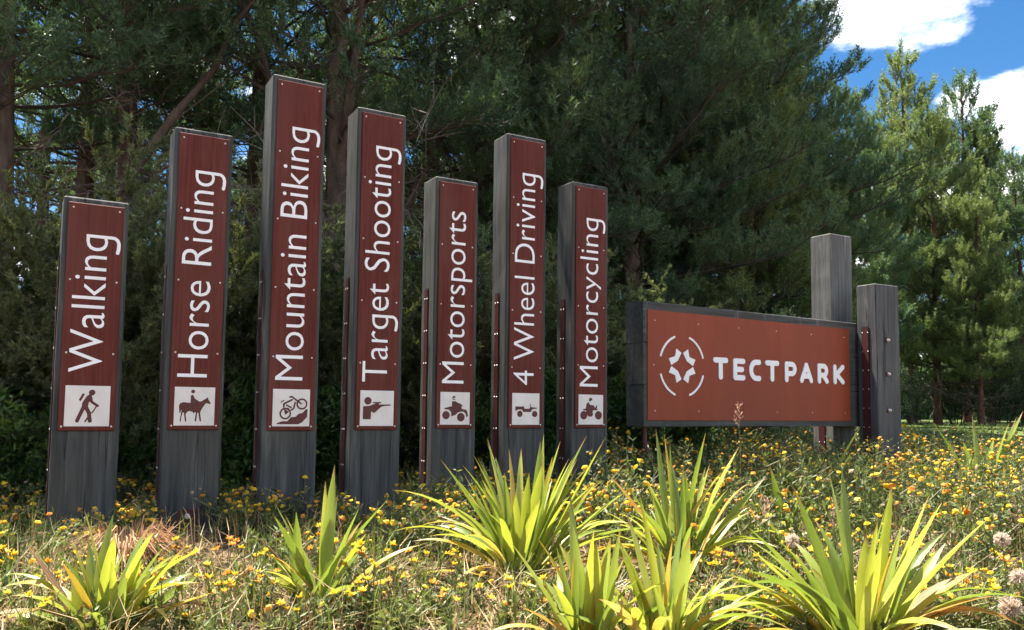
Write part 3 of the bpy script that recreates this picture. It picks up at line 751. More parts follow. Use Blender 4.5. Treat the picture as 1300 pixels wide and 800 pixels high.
# ------------------------------------------------------------------ trees
def unit(v): return v/(np.linalg.norm(v)+1e-9)
def pine_proto(seed, H, h0, Rm, needle_mat, bark, dead=True, dens=1.0, taper=.75, tuft=.12, n_needle=9, lean=0.0, wid=.017, h_dead=.9, base_fade=2.5, shoot=.30, upr=.7, limbs=0, lz=0.0):
    rng = np.random.RandomState(seed)
    ph = rng.rand(4)*6
    def axis(h): return np.array([.10*np.sin(h*.45+ph[0])*(h/H)+lean*h/H, .10*np.sin(h*.4+ph[1])*(h/H), h])
    tr = TB(); cr = TB(); dd = TB()
    hs = np.linspace(-.4, H, 26)
    rad = (.0112*H)*(1-np.clip(hs, 0, H)/H)**.85+.012
    rad[:3] *= [1.25, 1.15, 1.03]
    tr.tube([axis(h) for h in hs], rad, 10)
    P, A = [], []
    S, E, R0, R1 = [], [], [], []
    dS, dE, dR0, dR1 = [], [], [], []
    h = h_dead
    while h < H-.8:
        live = h > h0
        t = np.clip((h-h0)/(H-h0), 0, 1)
        nb = rng.randint(4, 7) if live else rng.randint(5, 8)
        az0 = rng.rand()*6.28
        for q in range(nb):
            az = az0+q*6.283/nb+rng.normal()*.25
            hd = np.array([np.cos(az), np.sin(az), 0])
            if live:
                L = Rm*((1-t)**taper)*(.65+.55*rng.rand())*min(1, .55+t*base_fade)+.15
                el = np.radians(4+42*t+16*t**4+rng.normal()*9)
                r_b = .010+.010*L
            else:
                if not dead or rng.rand() < .15: continue
                L = Rm*(.35+.6*rng.rand()); el = np.radians(rng.uniform(-14, 22)); r_b = .008+.006*L
            hb = h+rng.normal()*.08
            b0 = axis(hb)
            ns = 7
            s = np.linspace(0, 1, ns)
            sag = -.10 if live and t < .5 else 0.0
            pts = b0 + hd*(L*np.cos(el)*s)[:, None] + np.array([0, 0, 1.])*(L*np.sin(el)*s + sag*L*s + (.22 if live else rng.uniform(-.1, .15))*L*s*s)[:, None]
            wob = rng.normal(size=(ns, 3))*.035*L*s[:, None]; pts = pts+wob
            rr_ = r_b*(1-.85*s)
            (S if live else dS).extend(pts[:-1]); (E if live else dE).extend(pts[1:]); (R0 if live else dR0).extend(rr_[:-1]); (R1 if live else dR1).extend(rr_[1:])
            if live:
                nsub = max(3, int(L*6.6*dens))
                for j in range(nsub):
                    ss = .28+.72*(j+.6*rng.rand())/nsub; ss = min(ss, .99)
                    p = np.array([np.interp(ss, s, pts[:, c]) for c in range(3)])
                    tang = unit(np.array([np.interp(min(ss+.1, 1), s, pts[:, c]) for c in range(3)])-np.array([np.interp(max(ss-.1, 0), s, pts[:, c]) for c in range(3)]))
                    side = unit(np.cross(tang, [0, 0, 1]))*(1 if j % 2 else -1)
                    an = np.radians(rng.uniform(25, 65))
                    dirn = unit(tang*np.cos(an)+side*np.sin(an)+np.array([0, 0, rng.uniform(.0, .55)]))
                    ls = (.22+.34*L*(1.05-ss))*(.6+.7*rng.rand())
                    end = p+dirn*ls+np.array([0, 0, .12*ls])
                    S.append(p); E.append(end); R0.append(.006+.004*ls); R1.append(.003)
                    nt = max(2, int(ls/.20))
                    for k in range(nt):
                        f = .30+.75*(k+rng.rand())/nt
                        P.append(p+(end-p)*f+rng.normal(size=3)*.02); A.append(unit(dirn*.75+np.array([0, 0, upr])+rng.normal(size=3)*.3))
                for k in range(3):
                    P.append(pts[-1]+rng.normal(size=3)*.05); A.append(unit(unit(pts[-1]-pts[-2])+np.array([0, 0, upr])))
            else:
                nsub = max(3, int(L*4.6))
                for j in range(nsub):
                    ss = .2+.8*(j+rng.rand())/nsub; ss = min(ss, .99)
                    p = np.array([np.interp(ss, s, pts[:, c]) for c in range(3)])
                    dirn = unit(hd*rng.uniform(.1, 1)+rng.normal(size=3)*.7)
                    ls = L*rng.uniform(.12, .34)
                    m1 = p+dirn*ls*.55; end = m1+unit(dirn+rng.normal(size=3)*.45)*ls*.5
                    dS += [p, m1]; dE += [m1, end]; dR0 += [.009, .007]; dR1 += [.007, .003]
                    for _ in range(2):
                        d2 = unit(dirn+rng.normal(size=3)*.9); f = rng.rand()
                        q0 = p+(m1-p)*f
                        dS.append(q0); dE.append(q0+d2*ls*rng.uniform(.25, .5)); dR0.append(.006); dR1.append(.003)
        h += rng.uniform(.40, .80)*(1.0 if live else 1.0)
    for q in range(limbs):      # heavy ascending limbs low on the trunk
        az = lz+q*2.4; b0 = axis(1.6+1.1*q); d = np.array([np.cos(az)*.62, np.sin(az)*.3, .8]); L = 5.5-1.2*q
        ss = np.linspace(0, 1, 9)
        pts = b0+d*(L*ss)[:, None]+np.array([0, 0, 1.])*(.6*ss*ss)[:, None]+rng.normal(size=(9, 3))*.05*ss[:, None]
        tr.tube(pts, .10*(1-.75*ss), 8)
        for _ in range(14):
            f = rng.uniform(.25, 1)*8; i = min(int(f), 7); p = pts[i]+(pts[i+1]-pts[i])*(f-i); dirn = unit(d+rng.normal(size=3)*.7); ls = rng.uniform(.5, 1.4)
            m1 = p+dirn*ls*.5; dS += [p, m1]; dE += [m1, m1+unit(dirn+rng.normal(size=3)*.5)*ls*.5]; dR0 += [.016, .009]; dR1 += [.009, .003]
    # leader
    top = axis(H)
    for k in range(10):
        P.append(axis(H-.12*k)); A.append(unit(np.array([0, 0, 1.])+rng.normal(size=3)*.2))
    P = np.array(P); A = np.array(A)
    # every shoot is a brush: needles set all along its axis
    SL_ = shoot*rng.uniform(.6, 1.3, len(P))
    ks = 4
    Pk = np.concatenate([P+A*(SL_*(q+.5)/ks)[:, None] for q in range(ks)])
    Ak = np.concatenate([A]*ks)
    cr.needles(Pk, Ak, n_needle, tuft*np.concatenate([np.full(len(P), 1.0-.12*q) for q in range(ks)]), wid, .85, rng, 0, along=.6)
    cr.prisms(S, E, np.array(R0), np.array(R1), 1)
    meshes = [('trunk', tr.mesh('pine_trunk', [bark], smooth=True)), ('crown', cr.mesh('pine_crown', [needle_mat, M['branch']]))]
    if dS:
        dd.prisms(dS, dE, np.array(dR0), np.array(dR1), 0)
        meshes.append(('dead_branches', dd.mesh('pine_dead_branches', [M['dead_twig']])))
    return meshes

PROTO = {
 'tall1': pine_proto(1, 15.5, 4.0, 3.5, M['pine_dark'], M['bark'], dens=1.25),
 'tall2': pine_proto(2, 14.5, 4.4, 3.4, M['pine_dark'], M['bark'], dens=1.2, lean=.8),
 'tall3': pine_proto(3, 16.0, 3.8, 3.6, M['pine_dark'], M['bark'], dens=1.25, lean=-.5, limbs=3, lz=-.4),
 'dense1': pine_proto(4, 16.0, 1.6, 3.6, M['pine_dark'], M['bark'], dens=1.45, base_fade=5),
 'dense2': pine_proto(5, 15.0, 1.2, 3.4, M['pine_dark'], M['bark'], dens=1.45, base_fade=5),
 'young1': pine_proto(6, 13.5, 2.0, 3.1, M['pine_light'], M['bark_red'], dens=1.3, tuft=.17, wid=.026, n_needle=8, shoot=.42, upr=1.1, taper=.85, base_fade=4),
 'young2': pine_proto(8, 12.0, 1.6, 3.0, M['pine_light'], M['bark_red'], dens=1.3, tuft=.17, wid=.026, n_needle=8, shoot=.42, upr=1.1, taper=.75, base_fade=4),
 'young3': pine_proto(9, 13.0, 2.2, 3.0, M['pine_dark'], M['bark_red'], dens=1.2, tuft=.17, wid=.026, n_needle=8, shoot=.42, upr=1.1, taper=.8, base_fade=4),
}
def place_tree(name, proto, px, depth, rz, scale, label, group, cat='tree', sxy=1.0):
    x = (px-650)/FPX*depth
    e = empty(name, (x, depth, float(ground(x, depth))), rz)
    e.scale = (scale*sxy, scale*sxy, scale)
    tag(e, label, cat, group)
    for nm, me in proto: link(nm, me, e)
    return e
PINES = [
 ('tall3', 2, 10.5, .4, 1.0, 'dark pine with bare dead limbs at the left edge, left of the Walking post'),
 ('tall1', 96, 13.5, 2.1, .95, 'pine trunk with dead twigs standing straight behind the Walking post'),
 ('tall2', 168, 12.0, 3.9, 1.0, 'pine standing in the gap between the Walking and Horse Riding posts'),
 ('tall1', 318, 13.0, 5.0, 1.0, 'pine standing in the gap between the Horse Riding and Mountain Biking posts'),
 ('tall3', 428, 12.2, 1.2, 1.05, 'thick dark pine trunk in the gap between the Mountain Biking and Target Shooting posts'),
 ('tall2', 528, 15.5, .3, 1.05, 'pine with a slanting limb above the gap between Target Shooting and Motorsports posts'),
 ('dense2', 610, 15.0, 2.6, .98, 'dark green pine rising behind the Motorsports post'),
 ('dense1', 700, 16.5, 4.4, 1.05, 'dark green pine rising behind the 4 Wheel Driving and Motorcycling posts'),
 ('dense1', 800, 15.5, 1.0, 1.0, 'dense dark pine just right of the Motorcycling post'),
 ('dense2', 880, 17.5, 3.0, 1.08, 'dense dark pine behind the left half of the rust red board'),
 ('dense1', 945, 18.5, 5.5, 1.0, 'dense dark pine behind the right half of the rust red board'),
 ('dense2', 976, 21.5, 1.9, .98, 'dark pine directly behind the taller bare post, branches reaching into the sky'),
 ('dense2', 745, 21.0, .9, 1.15, 'pine in the second row, behind the Motorcycling post'),
 ('dense1', 920, 23.0, 2.3, 1.05, 'pine in the second row, above the middle of the rust red board'),
 ('dense1', 480, 22.0, .6, .95, 'pine of the second row behind the Target Shooting post'),
 ('dense2', 655, 24.0, 4.9, 1.0, 'pine of the second row behind the 4 Wheel Driving post'),
 ('dense1', 835, 25.0, 4.0, 1.0, 'pine of the second row above the left half of the rust red board'),
 ('tall1', 45, 20.0, 1.4, 1.0, 'pine of the second row, left of the Walking post and farther back'),
 ('dense2', 215, 21.0, 2.2, 1.0, 'pine of the second row behind the Horse Riding post'),
 ('young2', 958, 16.0, 2.9, .68, 'younger light green pine with a lit tip standing before the dark pines'),
 ('young3', 1085, 25.0, 1.2, .80, 'smaller dark pine beside the shorter bolted post'),
 ('young1', 1158, 31.0, .2, 1.05, 'tall sunlit pine with slender pointed top, right of the dark pines'),
 ('young2', 1120, 29.0, 2.4, .85, 'lower pale green pine left of the tall sunlit pine'),
 ('young3', 1228, 34.0, 3.3, 1.10, 'slender pine with a bare spiky top against blue sky'),
 ('young2', 1190, 28.5, 4.1, .92, 'bushy sunlit pine in front of the slender spiky pine'),
 ('young1', 1258, 33.0, 5.2, .92, 'pale green pine near the right edge below the white cloud'),
 ('young3', 1300, 29.0, .7, .74, 'dark low pine at the right edge of the picture'),
 ('young2', 1245, 27.0, 1.7, .62, 'small young pine at the foot of the right hand trees'),
]
for pr, px, dep, rz, sc, lab in PINES:
    place_tree('pine_tree', PROTO[pr], px, dep, rz, sc, lab, 'pines behind the signs')

# ------------------------------------------------------------------ shrubs
def shrub_proto(seed, H, Rw, mat, leaf='needle', n_stem=7, tuft_len=.066, wid=.017, nn=22, step=.062):
    rng = np.random.RandomState(seed)
    st = TB(); fo = TB(); S, E, R0, R1, P, A = [], [], [], [], [], []
    def grow(p, d, L, r, lvl):
        n = 4; pts = [p]
        for k in range(n):
            d = unit(d+rng.normal(size=3)*.16+np.array([0, 0, .10]))
            q = pts[-1]+d*L/n
            S.append(pts[-1]); E.append(q); R0.append(r*(1-.18*k)); R1.append(r*(1-.18*(k+1)))
            pts.append(q)
            if lvl < 2:
                for _ in range(3 if lvl == 0 else 3):
                    dd_ = unit(d+rng.normal(size=3)*.62+np.array([0, 0, .18]))
                    grow(q, dd_, L*rng.uniform(.32, .58), r*.5, lvl+1)
        if lvl >= 1:
            for k in range(max(2, int(L/step))):
                f = rng.rand()*n; i = min(int(f), n-1)
                P.append(pts[i]+(pts[i+1]-pts[i])*(f-i)); A.append(unit(pts[i+1]-pts[i])+rng.normal(size=3)*.35+np.array([0, 0, .25]))
    for k in range(n_stem):
        az = rng.rand()*6.28; sp = rng.uniform(.1, .55)*Rw/H*2
        grow(np.array([np.cos(az)*.12, np.sin(az)*.12, -.1]), unit(np.array([np.cos(az)*sp, np.sin(az)*sp, 1])), H*rng.uniform(.55, .95), .02, 0)
    P = np.array(P); A = np.array(A)
    if leaf == 'needle': fo.needles(P, A, nn, tuft_len, wid, .8, rng, 0, along=1.2)
    else:
        Pn = np.repeat(P, nn, 0)+rng.normal(size=(len(P)*nn, 3))*.04
        An = np.repeat(A, nn, 0)*.5+rng.normal(size=(len(P)*nn, 3))*.7
        fo.leaves(Pn, An, tuft_len, wid, rng, 0)
    st.prisms(S, E, np.array(R0), np.array(R1), 0)
    return [('stems', st.mesh('shrub_stems', [M['branch']])), ('foliage', fo.mesh('shrub_foliage', [mat]))]
SHRUB = {
 'manuka1': shrub_proto(21, 2.6, .8, M['manuka'], n_stem=7),
 'manuka2': shrub_proto(22, 2.0, .8, M['manuka'], n_stem=7),
 'leafy': shrub_proto(23, 1.1, .6, M['broadleaf'], leaf='leaf', n_stem=6, tuft_len=.085, wid=.034, nn=5, step=.10),
 'dark': shrub_proto(24, 1.6, .9, M['pine_dark'], leaf='leaf', n_stem=6, tuft_len=.07, wid=.028, nn=3, step=.12),
}
SHRUBS = [
 ('manuka1', 30, 8.4, .3, 0.82, 'grey green feathery shrub left of the Walking post at the picture edge'),
 ('manuka2', -40, 7.6, 1.3, 0.90, 'feathery shrub cut by the left edge of the picture'),
 ('manuka1', 178, 8.2, 2.0, 0.89, 'tall feathery shrub between the Walking and Horse Riding posts'),
 ('manuka2', 250, 9.7, .2, 0.98, 'feathery shrub directly behind the Horse Riding post'),
 ('manuka1', 312, 8.0, 4.0, 0.78, 'olive feathery shrub between the Horse Riding and Mountain Biking posts'),
 ('manuka2', 365, 9.6, 3.0, 1.02, 'feathery shrub hidden behind the Mountain Biking post'),
 ('manuka1', 420, 8.6, 5.0, 0.74, 'olive feathery shrub between the Mountain Biking and Target Shooting posts'),
 ('manuka2', 522, 8.8, .9, 0.94, 'olive feathery shrub between the Target Shooting and Motorsports posts'),
 ('manuka1', 612, 9.6, 2.9, 0.72, 'olive feathery shrub between the Motorsports and 4 Wheel Driving posts'),
 ('manuka2', 690, 10.0, 5.9, 0.90, 'feathery shrub between the 4 Wheel Driving and Motorcycling posts'),
 ('manuka1', 770, 11.8, 1.7, 0.75, 'feathery shrub between the Motorcycling post and the rust red board'),
 ('leafy', 14, 7.0, .4, .85, 'bright leafy weed at the left edge beside the Walking post'),
 ('leafy', 165, 8.3, 1.9, .75, 'low leafy weed between the Walking and Horse Riding posts'),
 ('leafy', 302, 7.6, 2.8, .95, 'bright leafy weed beside the foot of the Horse Riding post'),
 ('leafy', 424, 8.0, 4.4, .85, 'low leafy weed between the Mountain Biking and Target Shooting posts'),
 ('leafy', 616, 9.2, .9, .8, 'low leafy weed between the Motorsports and 4 Wheel Driving posts'),
 ('leafy', 704, 9.0, 5.1, 1.0, 'bright leafy weed between the 4 Wheel Driving and Motorcycling posts'),
 ('leafy', 790, 9.6, 2.2, .9, 'leafy shrub below the left end of the rust red board'),
 ('dark', 860, 12.5, .5, 1.0, 'dark shrub under the trees behind the rust red board'),
 ('dark', 960, 13.5, 1.5, 1.0, 'dark shrub seen below the middle of the rust red board'),
 ('dark', 1160, 28.0, 2.5, 1.1, 'dark shrub under the pines right of the bolted post'),
 ('dark', 1215, 29.0, 3.5, 1.2, 'dark shrub between reddish trunks at the far lawn edge'),
 ('dark', 1270, 28.0, 4.5, 1.3, 'dark rounded shrub at the far lawn edge near the right side'),
 ('dark', 1320, 27.0, 5.5, 1.2, 'dark shrub cut by the right edge of the picture'),
]
for pr, px, dep, rz, sc, lab in SHRUBS:
    nm = {'manuka1': 'feathery_shrub', 'manuka2': 'feathery_shrub', 'leafy': 'leafy_weed', 'dark': 'dark_shrub'}[pr]
    place_tree(nm, SHRUB[pr], px, dep, rz, sc, lab, 'undergrowth behind the posts', cat='shrub')

def far_wood():
    rng = np.random.RandomState(801); tb = TB(); n = 7000
    x = rng.uniform(4, 46, n); y = rng.uniform(40, 47, n)
    top = 4.2+1.6*np.sin(x*.9)+1.2*np.sin(x*2.3+1)
    z = .5+rng.rand(n)**1.2*top
    A = rng.normal(size=(n, 3))*.5+np.array([0, 0, .8])
    tb.needles(np.stack([x, y, z], -1), A, 14, .55, .10, .9, rng, 0, along=.6)
    o = link('far_wood', tb.mesh('far_wood', [M['pine_dark']]))
    tag(o, 'dark wood far behind the right hand trunks', 'wood', kind='stuff')
far_wood()

# ------------------------------------------------------------------ flax like clumps, every leaf a part
def strap_leaf(base, tip, width, bow, rng, name='leaf', mat=None, twist=0.0):
    base = np.array(base); tip = np.array(tip)
    ln = np.linalg.norm(tip-base)
    ctrl = base+(tip-base)*.48+np.array([0, 0, bow*ln])
    n = 11; t = np.linspace(0, 1, n)
    pts = ((1-t)**2)[:, None]*base+(2*t*(1-t))[:, None]*ctrl+(t**2)[:, None]*tip
    tang = np.gradient(pts, axis=0); tang /= np.linalg.norm(tang, axis=1)[:, None]
    side0 = np.cross(tang[n//2], np.array([0, 0, 1.])); 
    if np.linalg.norm(side0) < .2: side0 = np.array([1., 0, 0])
    side0 = unit(side0)
    ang = twist+rng.uniform(-.5, .5)*t
    wid = width*np.array([.42, .58, .74, .88, .97, 1.0, .96, .84, .62, .34, .02])
    V = []
    for k in range(n):
        s = unit(side0-tang[k]*(side0@tang[k])); nn = np.cross(s, tang[k])
        s2 = s*math.cos(ang[k])+nn*math.sin(ang[k]); n2 = np.cross(s2, tang[k])
        fold = wid[k]*(.22 if k > 1 else .34)
        wv = 1+.05*math.sin(k*1.9+width*90)
        V += [pts[k]-s2*wid[k]*.5*wv+n2*fold, pts[k], pts[k]+s2*wid[k]*.5*wv+n2*fold]
    F = []
    for k in range(n-1):
        a = k*3
        F += [(a, a+1, a+4, a+3), (a+1, a+2, a+5, a+4)]
    tb = TB(); tb.add(V, F)
    me = tb.mesh('strap_leaf', [mat], smooth=True)
    uvl = me.uv_layers.new(name='UVMap')
    vi = np.zeros(len(me.loops), np.int32); me.loops.foreach_get('vertex_index', vi)
    uvl.data.foreach_set('uv', np.stack([(vi % 3)/2.0, (vi//3)/(n-1.0)], -1).astype(np.float32).ravel())
    return me

def flax(base_px, tips, width, label, seed, extra=8, spread=.42, height=.5, depth=None, palette=('flax_green', 'flax_lime'), base_pt=None, dead=4):
    rng = np.random.RandomState(seed)
    b = base_pt if base_pt is not None else on_ground(*base_px)
    e = empty('flax_clump', b)
    tag(e, label, 'plant', 'strap leaved clumps in the bed')
    bb = np.array(b)
    def put(tip, w, mat, bow, tw=0.0):
        off = np.array([rng.normal()*.035, rng.normal()*.03, -.03])
        me = strap_leaf(off, np.array(tip)-bb, w, bow, rng, mat=M[mat], twist=tw)
        link('leaf', me, e)
    for tp in tips:
        px, py = tp[0], tp[1]; mat = tp[2] if len(tp) > 2 else palette[rng.randint(len(palette))]
        bow = tp[3] if len(tp) > 3 else rng.uniform(.04, .14)
        p = at_depth(px, py, b.y+rng.uniform(-.16, .14))
        put(p, width*rng.uniform(.85, 1.15), mat, bow, rng.uniform(-.4, .4))
    for k in range(extra):
        az = rng.rand()*6.28; arch = rng.rand()**.75
        rr_ = spread*(.25+.95*arch*rng.uniform(.7, 1.25)); hh_ = height*(1.08-.75*arch)*rng.uniform(.7, 1.1)
        put(bb+np.array([math.cos(az)*rr_, math.sin(az)*rr_*.8, hh_]), width*rng.uniform(.48, .85), palette[rng.randint(len(palette))] if rng.rand() > .12 else 'flax_yellow', .06+.32*arch*rng.uniform(.6, 1.2), rng.uniform(-.6, .6))
    for k in range(dead+4):
        az = rng.rand()*6.28; rr_ = spread*rng.uniform(.8, 1.35)
        put(bb+np.array([math.cos(az)*rr_, math.sin(az)*rr_*.7, rng.uniform(.0, .12)]), width*rng.uniform(.45, .75), ['flax_yellow', 'flax_orange', 'flax_brown'][rng.randint(3)], rng.uniform(.25, .5), rng.uniform(-.5, .5))
    return e
G, Lm, Ye, Or, Br = 'flax_green', 'flax_lime', 'flax_yellow', 'flax_orange', 'flax_brown'
flax((130, 815), [(107,647,Lm),(144,653,G),(146,678,Lm),(77,712,Ye),(97,708,Lm),(208,694,G),(237,692,Lm,.02),(254,729,G,.03),(272,752,Ye,.08),(158,700,G),(0,782,Lm,.15),(28,775,G,.1),(32,688,Br,.02),(119,724,Br,.03),(180,705,Lm),(60,745,G),(112,690,G),(165,745,Lm)], .058,
     'yellow green strap leaved clump at the bottom left corner', 101, extra=22, spread=.42, height=.56)
flax((400, 787), [(425,590,G,.02),(492,635,G,.05),(456,645,G,.04),(348,655,G),(376,650,G,.05),(366,668,G),(340,733,Lm,.3),(352,742,G,.25),(534,692,Ye,.22),(508,737,Or,.3),(460,697,G),(343,705,G),(318,782,Ye,.2),(448,680,Lm),(322,678,Br,.12)], .055,
     'fresh green clump with one tall upright leaf, before the Mountain Biking post', 102, extra=12, spread=.36, height=.6)
flax((662, 748), [(559,583,G,.06),(606,580,G),(629,580,G),(686,560,G,.02),(745,553,G),(769,555,Lm,.03),(795,624,G,.1),(757,612,Lm),(588,600,G),(560,640,G,.25),(498,622,G,.28),(610,640,Lm),(842,672,G,.25),(700,612,G),(722,640,Lm),(640,600,G),(672,600,Lm),(578,765,Ye,.45),(545,735,Or,.35),(602,770,Lm,.55),(735,590,G),(655,625,Lm),(780,680,Lm,.2),(690,585,Lm)], .062,
     'largest light green clump in the centre, before the 4 Wheel Driving post', 103, extra=46, spread=.58, height=.84, dead=7)
flax((862, 738), [(896,549,G,.02),(938,568,Lm),(972,606,G,.08),(870,598,G),(827,620,G),(797,618,G),(772,602,Or),(850,640,G),(955,611,Or,.3),(953,643,G,.2),(905,640,G),(815,655,Or),(885,620,G),(925,620,G)], .052,
     'darker green clump with orange dying leaves below the rust red board', 104, extra=34, spread=.52, height=.78, dead=7)
flax((745, 838), [(648,688,G,.04),(727,664,G,.02),(775,682,G),(795,704,Lm),(757,740,Lm),(728,705,Ye,.03),(716,745,G),(660,770,Or),(700,770,G),(690,735,Lm)], .052,
     'pale green clump cut by the bottom edge just right of the centre', 105, extra=24, spread=.42, height=.56, dead=5)
flax((838, 842), [(876,679,G,.03),(885,703,Lm,.03),(853,712,Ye),(922,722,G,.06),(985,742,G,.12),(975,775,Lm,.2),(870,740,Lm),(835,735,G),(800,715,Ye),(892,745,Lm)], .055,
     'bright clump at the bottom edge below the darker orange flecked clump', 106, extra=24, spread=.42, height=.58, dead=4)
flax((1092, 842), [(1007,618,G,.03),(1133,612,Lm,.0),(1181,626,Lm,.03),(1196,638,Lm,.0),(1262,652,Lm,.08),(1146,664,G),(1100,678,Lm),(948,668,G,.1),(946,690,Lm,.06),(952,740,Ye,.2),(1240,723,Ye,.1),(1262,757,Or,.18),(1200,690,Lm),(1050,690,G),(1030,720,G),(1120,690,Lm),(1010,700,G),(1228,728,Br,.15)], .058,
     'long leaved yellow green clump at the bottom right', 107, extra=32, spread=.55, height=.66, dead=6)
p8 = Vector((at_depth(1245, 560, 7.6).x, 7.6, float(ground(4.2, 7.6))))
flax(None, [(1183,534,G,.05),(1234,526,G,.02),(1282,536,G),(1291,529,G),(1299,522,G),(1262,555,G),(1222,560,G)], .062, 'green strap leaved clump in the flowers at the right edge', 108, extra=8, spread=.4, height=.5, base_pt=p8, dead=1)
p9 = Vector((at_depth(1035, 600, 7.0).x, 7.0, float(ground(2.5, 7.0))))
flax(None, [(1093,541,G,.12),(985,585,G,.05),(1048,585,Ye),(1012,575,G),(1083,570,Lm,-.02)], .075, 'broad leaf clump leaning in front of the bolted post foot', 109, extra=7, spread=.3, height=.4, base_pt=p9, dead=1)
p10 = Vector((at_depth(992, 640, 5.7).x, 5.7, float(ground(1.8, 5.7))))
flax(None, [(977,590,G,.02),(1000,640,G,.2),(1022,612,G),(958,640,G),(1040,632,G,.2)], .06, 'shaded green clump below the right end of the rust red board', 110, extra=14, spread=.3, height=.35, base_pt=p10, dead=2)

# ------------------------------------------------------------------ flowering herbs
def herb_block(tb, x, y, z, h, rng, n_stem, n_leaf, flower_r, mats=(0, 1, 2, 3, 4), n_head=1.0):
    """one plant: wiry stems, small leaves and button flower heads"""
    S, E, P, A = [], [], [], []
    heads = []
    for k in range(n_stem):
        az = rng.rand()*6.28; sp = rng.uniform(.05, .5)*h
        b = np.array([x+rng.normal()*.03, y+rng.normal()*.03, z-.02])
        top = np.array([x+math.cos(az)*sp, y+math.sin(az)*sp, z+h*rng.uniform(.6, 1.05)])
        mid = (b+top)/2+np.array([math.cos(az), math.sin(az), 0])*.15*h*rng.rand()
        S += [b, mid]; E += [mid, top]
        if rng.rand() < n_head: heads.append(top)
        for _ in range(2):
            q = mid+(top-mid)*rng.uniform(.2, .8); t2 = q+np.array([rng.normal()*.07, rng.normal()*.07, rng.uniform(.04, .11)])
            S.append(q); E.append(t2)
            if rng.rand() < .6*n_head: heads.append(t2)
        for _ in range(n_leaf):
            f = rng.rand(); q = b+(mid-b)*min(1, 2*f) if f < .5 else mid+(top-mid)*(2*f-1)
            P.append(q+rng.normal(size=3)*.012); A.append(rng.normal(size=3)+np.array([0, 0, .5]))
    tb.prisms(S, E, .0028, .0016, mats[1])
    tb.leaves(P, A, .05, .017, rng, mats[0])
    for hpt in heads:
        c = rng.rand(); mt = mats[2] if c < .56 else (mats[3] if c < .80 else mats[4])
        r = flower_r*rng.uniform(.5, 1.35)*(1 if mt != mats[4] else .8)
        n = 7; th = np.arange(n)*2*np.pi/n+rng.rand()*6
        tilt = rng.normal(size=2)*.35
        ring = np.stack([np.cos(th)*r, np.sin(th)*r, np.cos(th)*tilt[0]*r+np.sin(th)*tilt[1]*r+rng.normal(size=n)*.15*r], -1)+hpt
        ring2 = np.stack([np.cos(th+.4)*r*.6, np.sin(th+.4)*r*.6, np.full(n, r*.55)+rng.normal(size=n)*.12*r], -1)+hpt
        tb.add(np.vstack([ring, ring2, [hpt+np.array([0, 0, r*.65])], [hpt-np.array([0, 0, r*.5])]]),
               [(k, (k+1) % n, n+k) for k in range(n)]+[((k+1) % n, n+(k+1) % n, n+k) for k in range(n)]+[(n+k, n+(k+1) % n, 2*n) for k in range(n)]+[((k+1) % n, k, 2*n+1) for k in range(n)], mt)
HM = [M['herb'], M['herb_stem'], M['petal_yellow'], M['petal_orange'], M['faded']]

def meadow():
    rng = np.random.RandomState(301)
    tb = TB(); n = 0
    while n < 1650:
        y = 4.7+rng.rand()**.9*7.0
        u = rng.uniform(-60, 1360)
        x = (u-650)/FPX*y
        # open mulch in front of the posts on the left, densest round the posts and on the right
        if y < 5.3 and rng.rand() < .45: continue
        if 205 < u < 275 and y < 6.0: continue
        h = rng.uniform(.14, .27) if u < 520 else rng.uniform(.18, .34)
        if u > 760: h *= 1.45 if y < 6.5 else 1.7
        if u > 480 and y < 6.8: h *= 1.2
        drift = math.sin(x*1.7+1.3*math.sin(y*1.1))+math.sin(y*2.3+x*.6+2)+.9*math.sin(x*3.9-y*1.7)
        herb_block(tb, x, y, float(ground(x, y)), h*rng.uniform(.85, 1.15), rng, rng.randint(3, 6), 20, .018, n_head=.62 if drift > .5 else (.36 if drift > -.6 else .12))
        n += 1
    o = link('wildflower_meadow', tb.mesh('wildflower_meadow', HM))
    tag(o, 'yellow and orange flowering ground cover round the posts', 'ground cover', kind='stuff')
meadow()

def herb_front():
    rng = np.random.RandomState(302); tb = TB()
    for k in range(330):
        u = rng.uniform(900, 1350) if rng.rand() < .62 else rng.uniform(-50, 900)
        y = rng.uniform(3.3, 4.8); x = (u-650)/FPX*y
        herb_block(tb, x, y, float(ground(x, y)), rng.uniform(.08, .22), rng, rng.randint(3, 6), 16, .013, n_head=.12)
    o = link('low_herbs', tb.mesh('low_herbs', HM))
    tag(o, 'low green herbs and weeds covering the front of the bed', 'ground cover', kind='stuff')
herb_front()

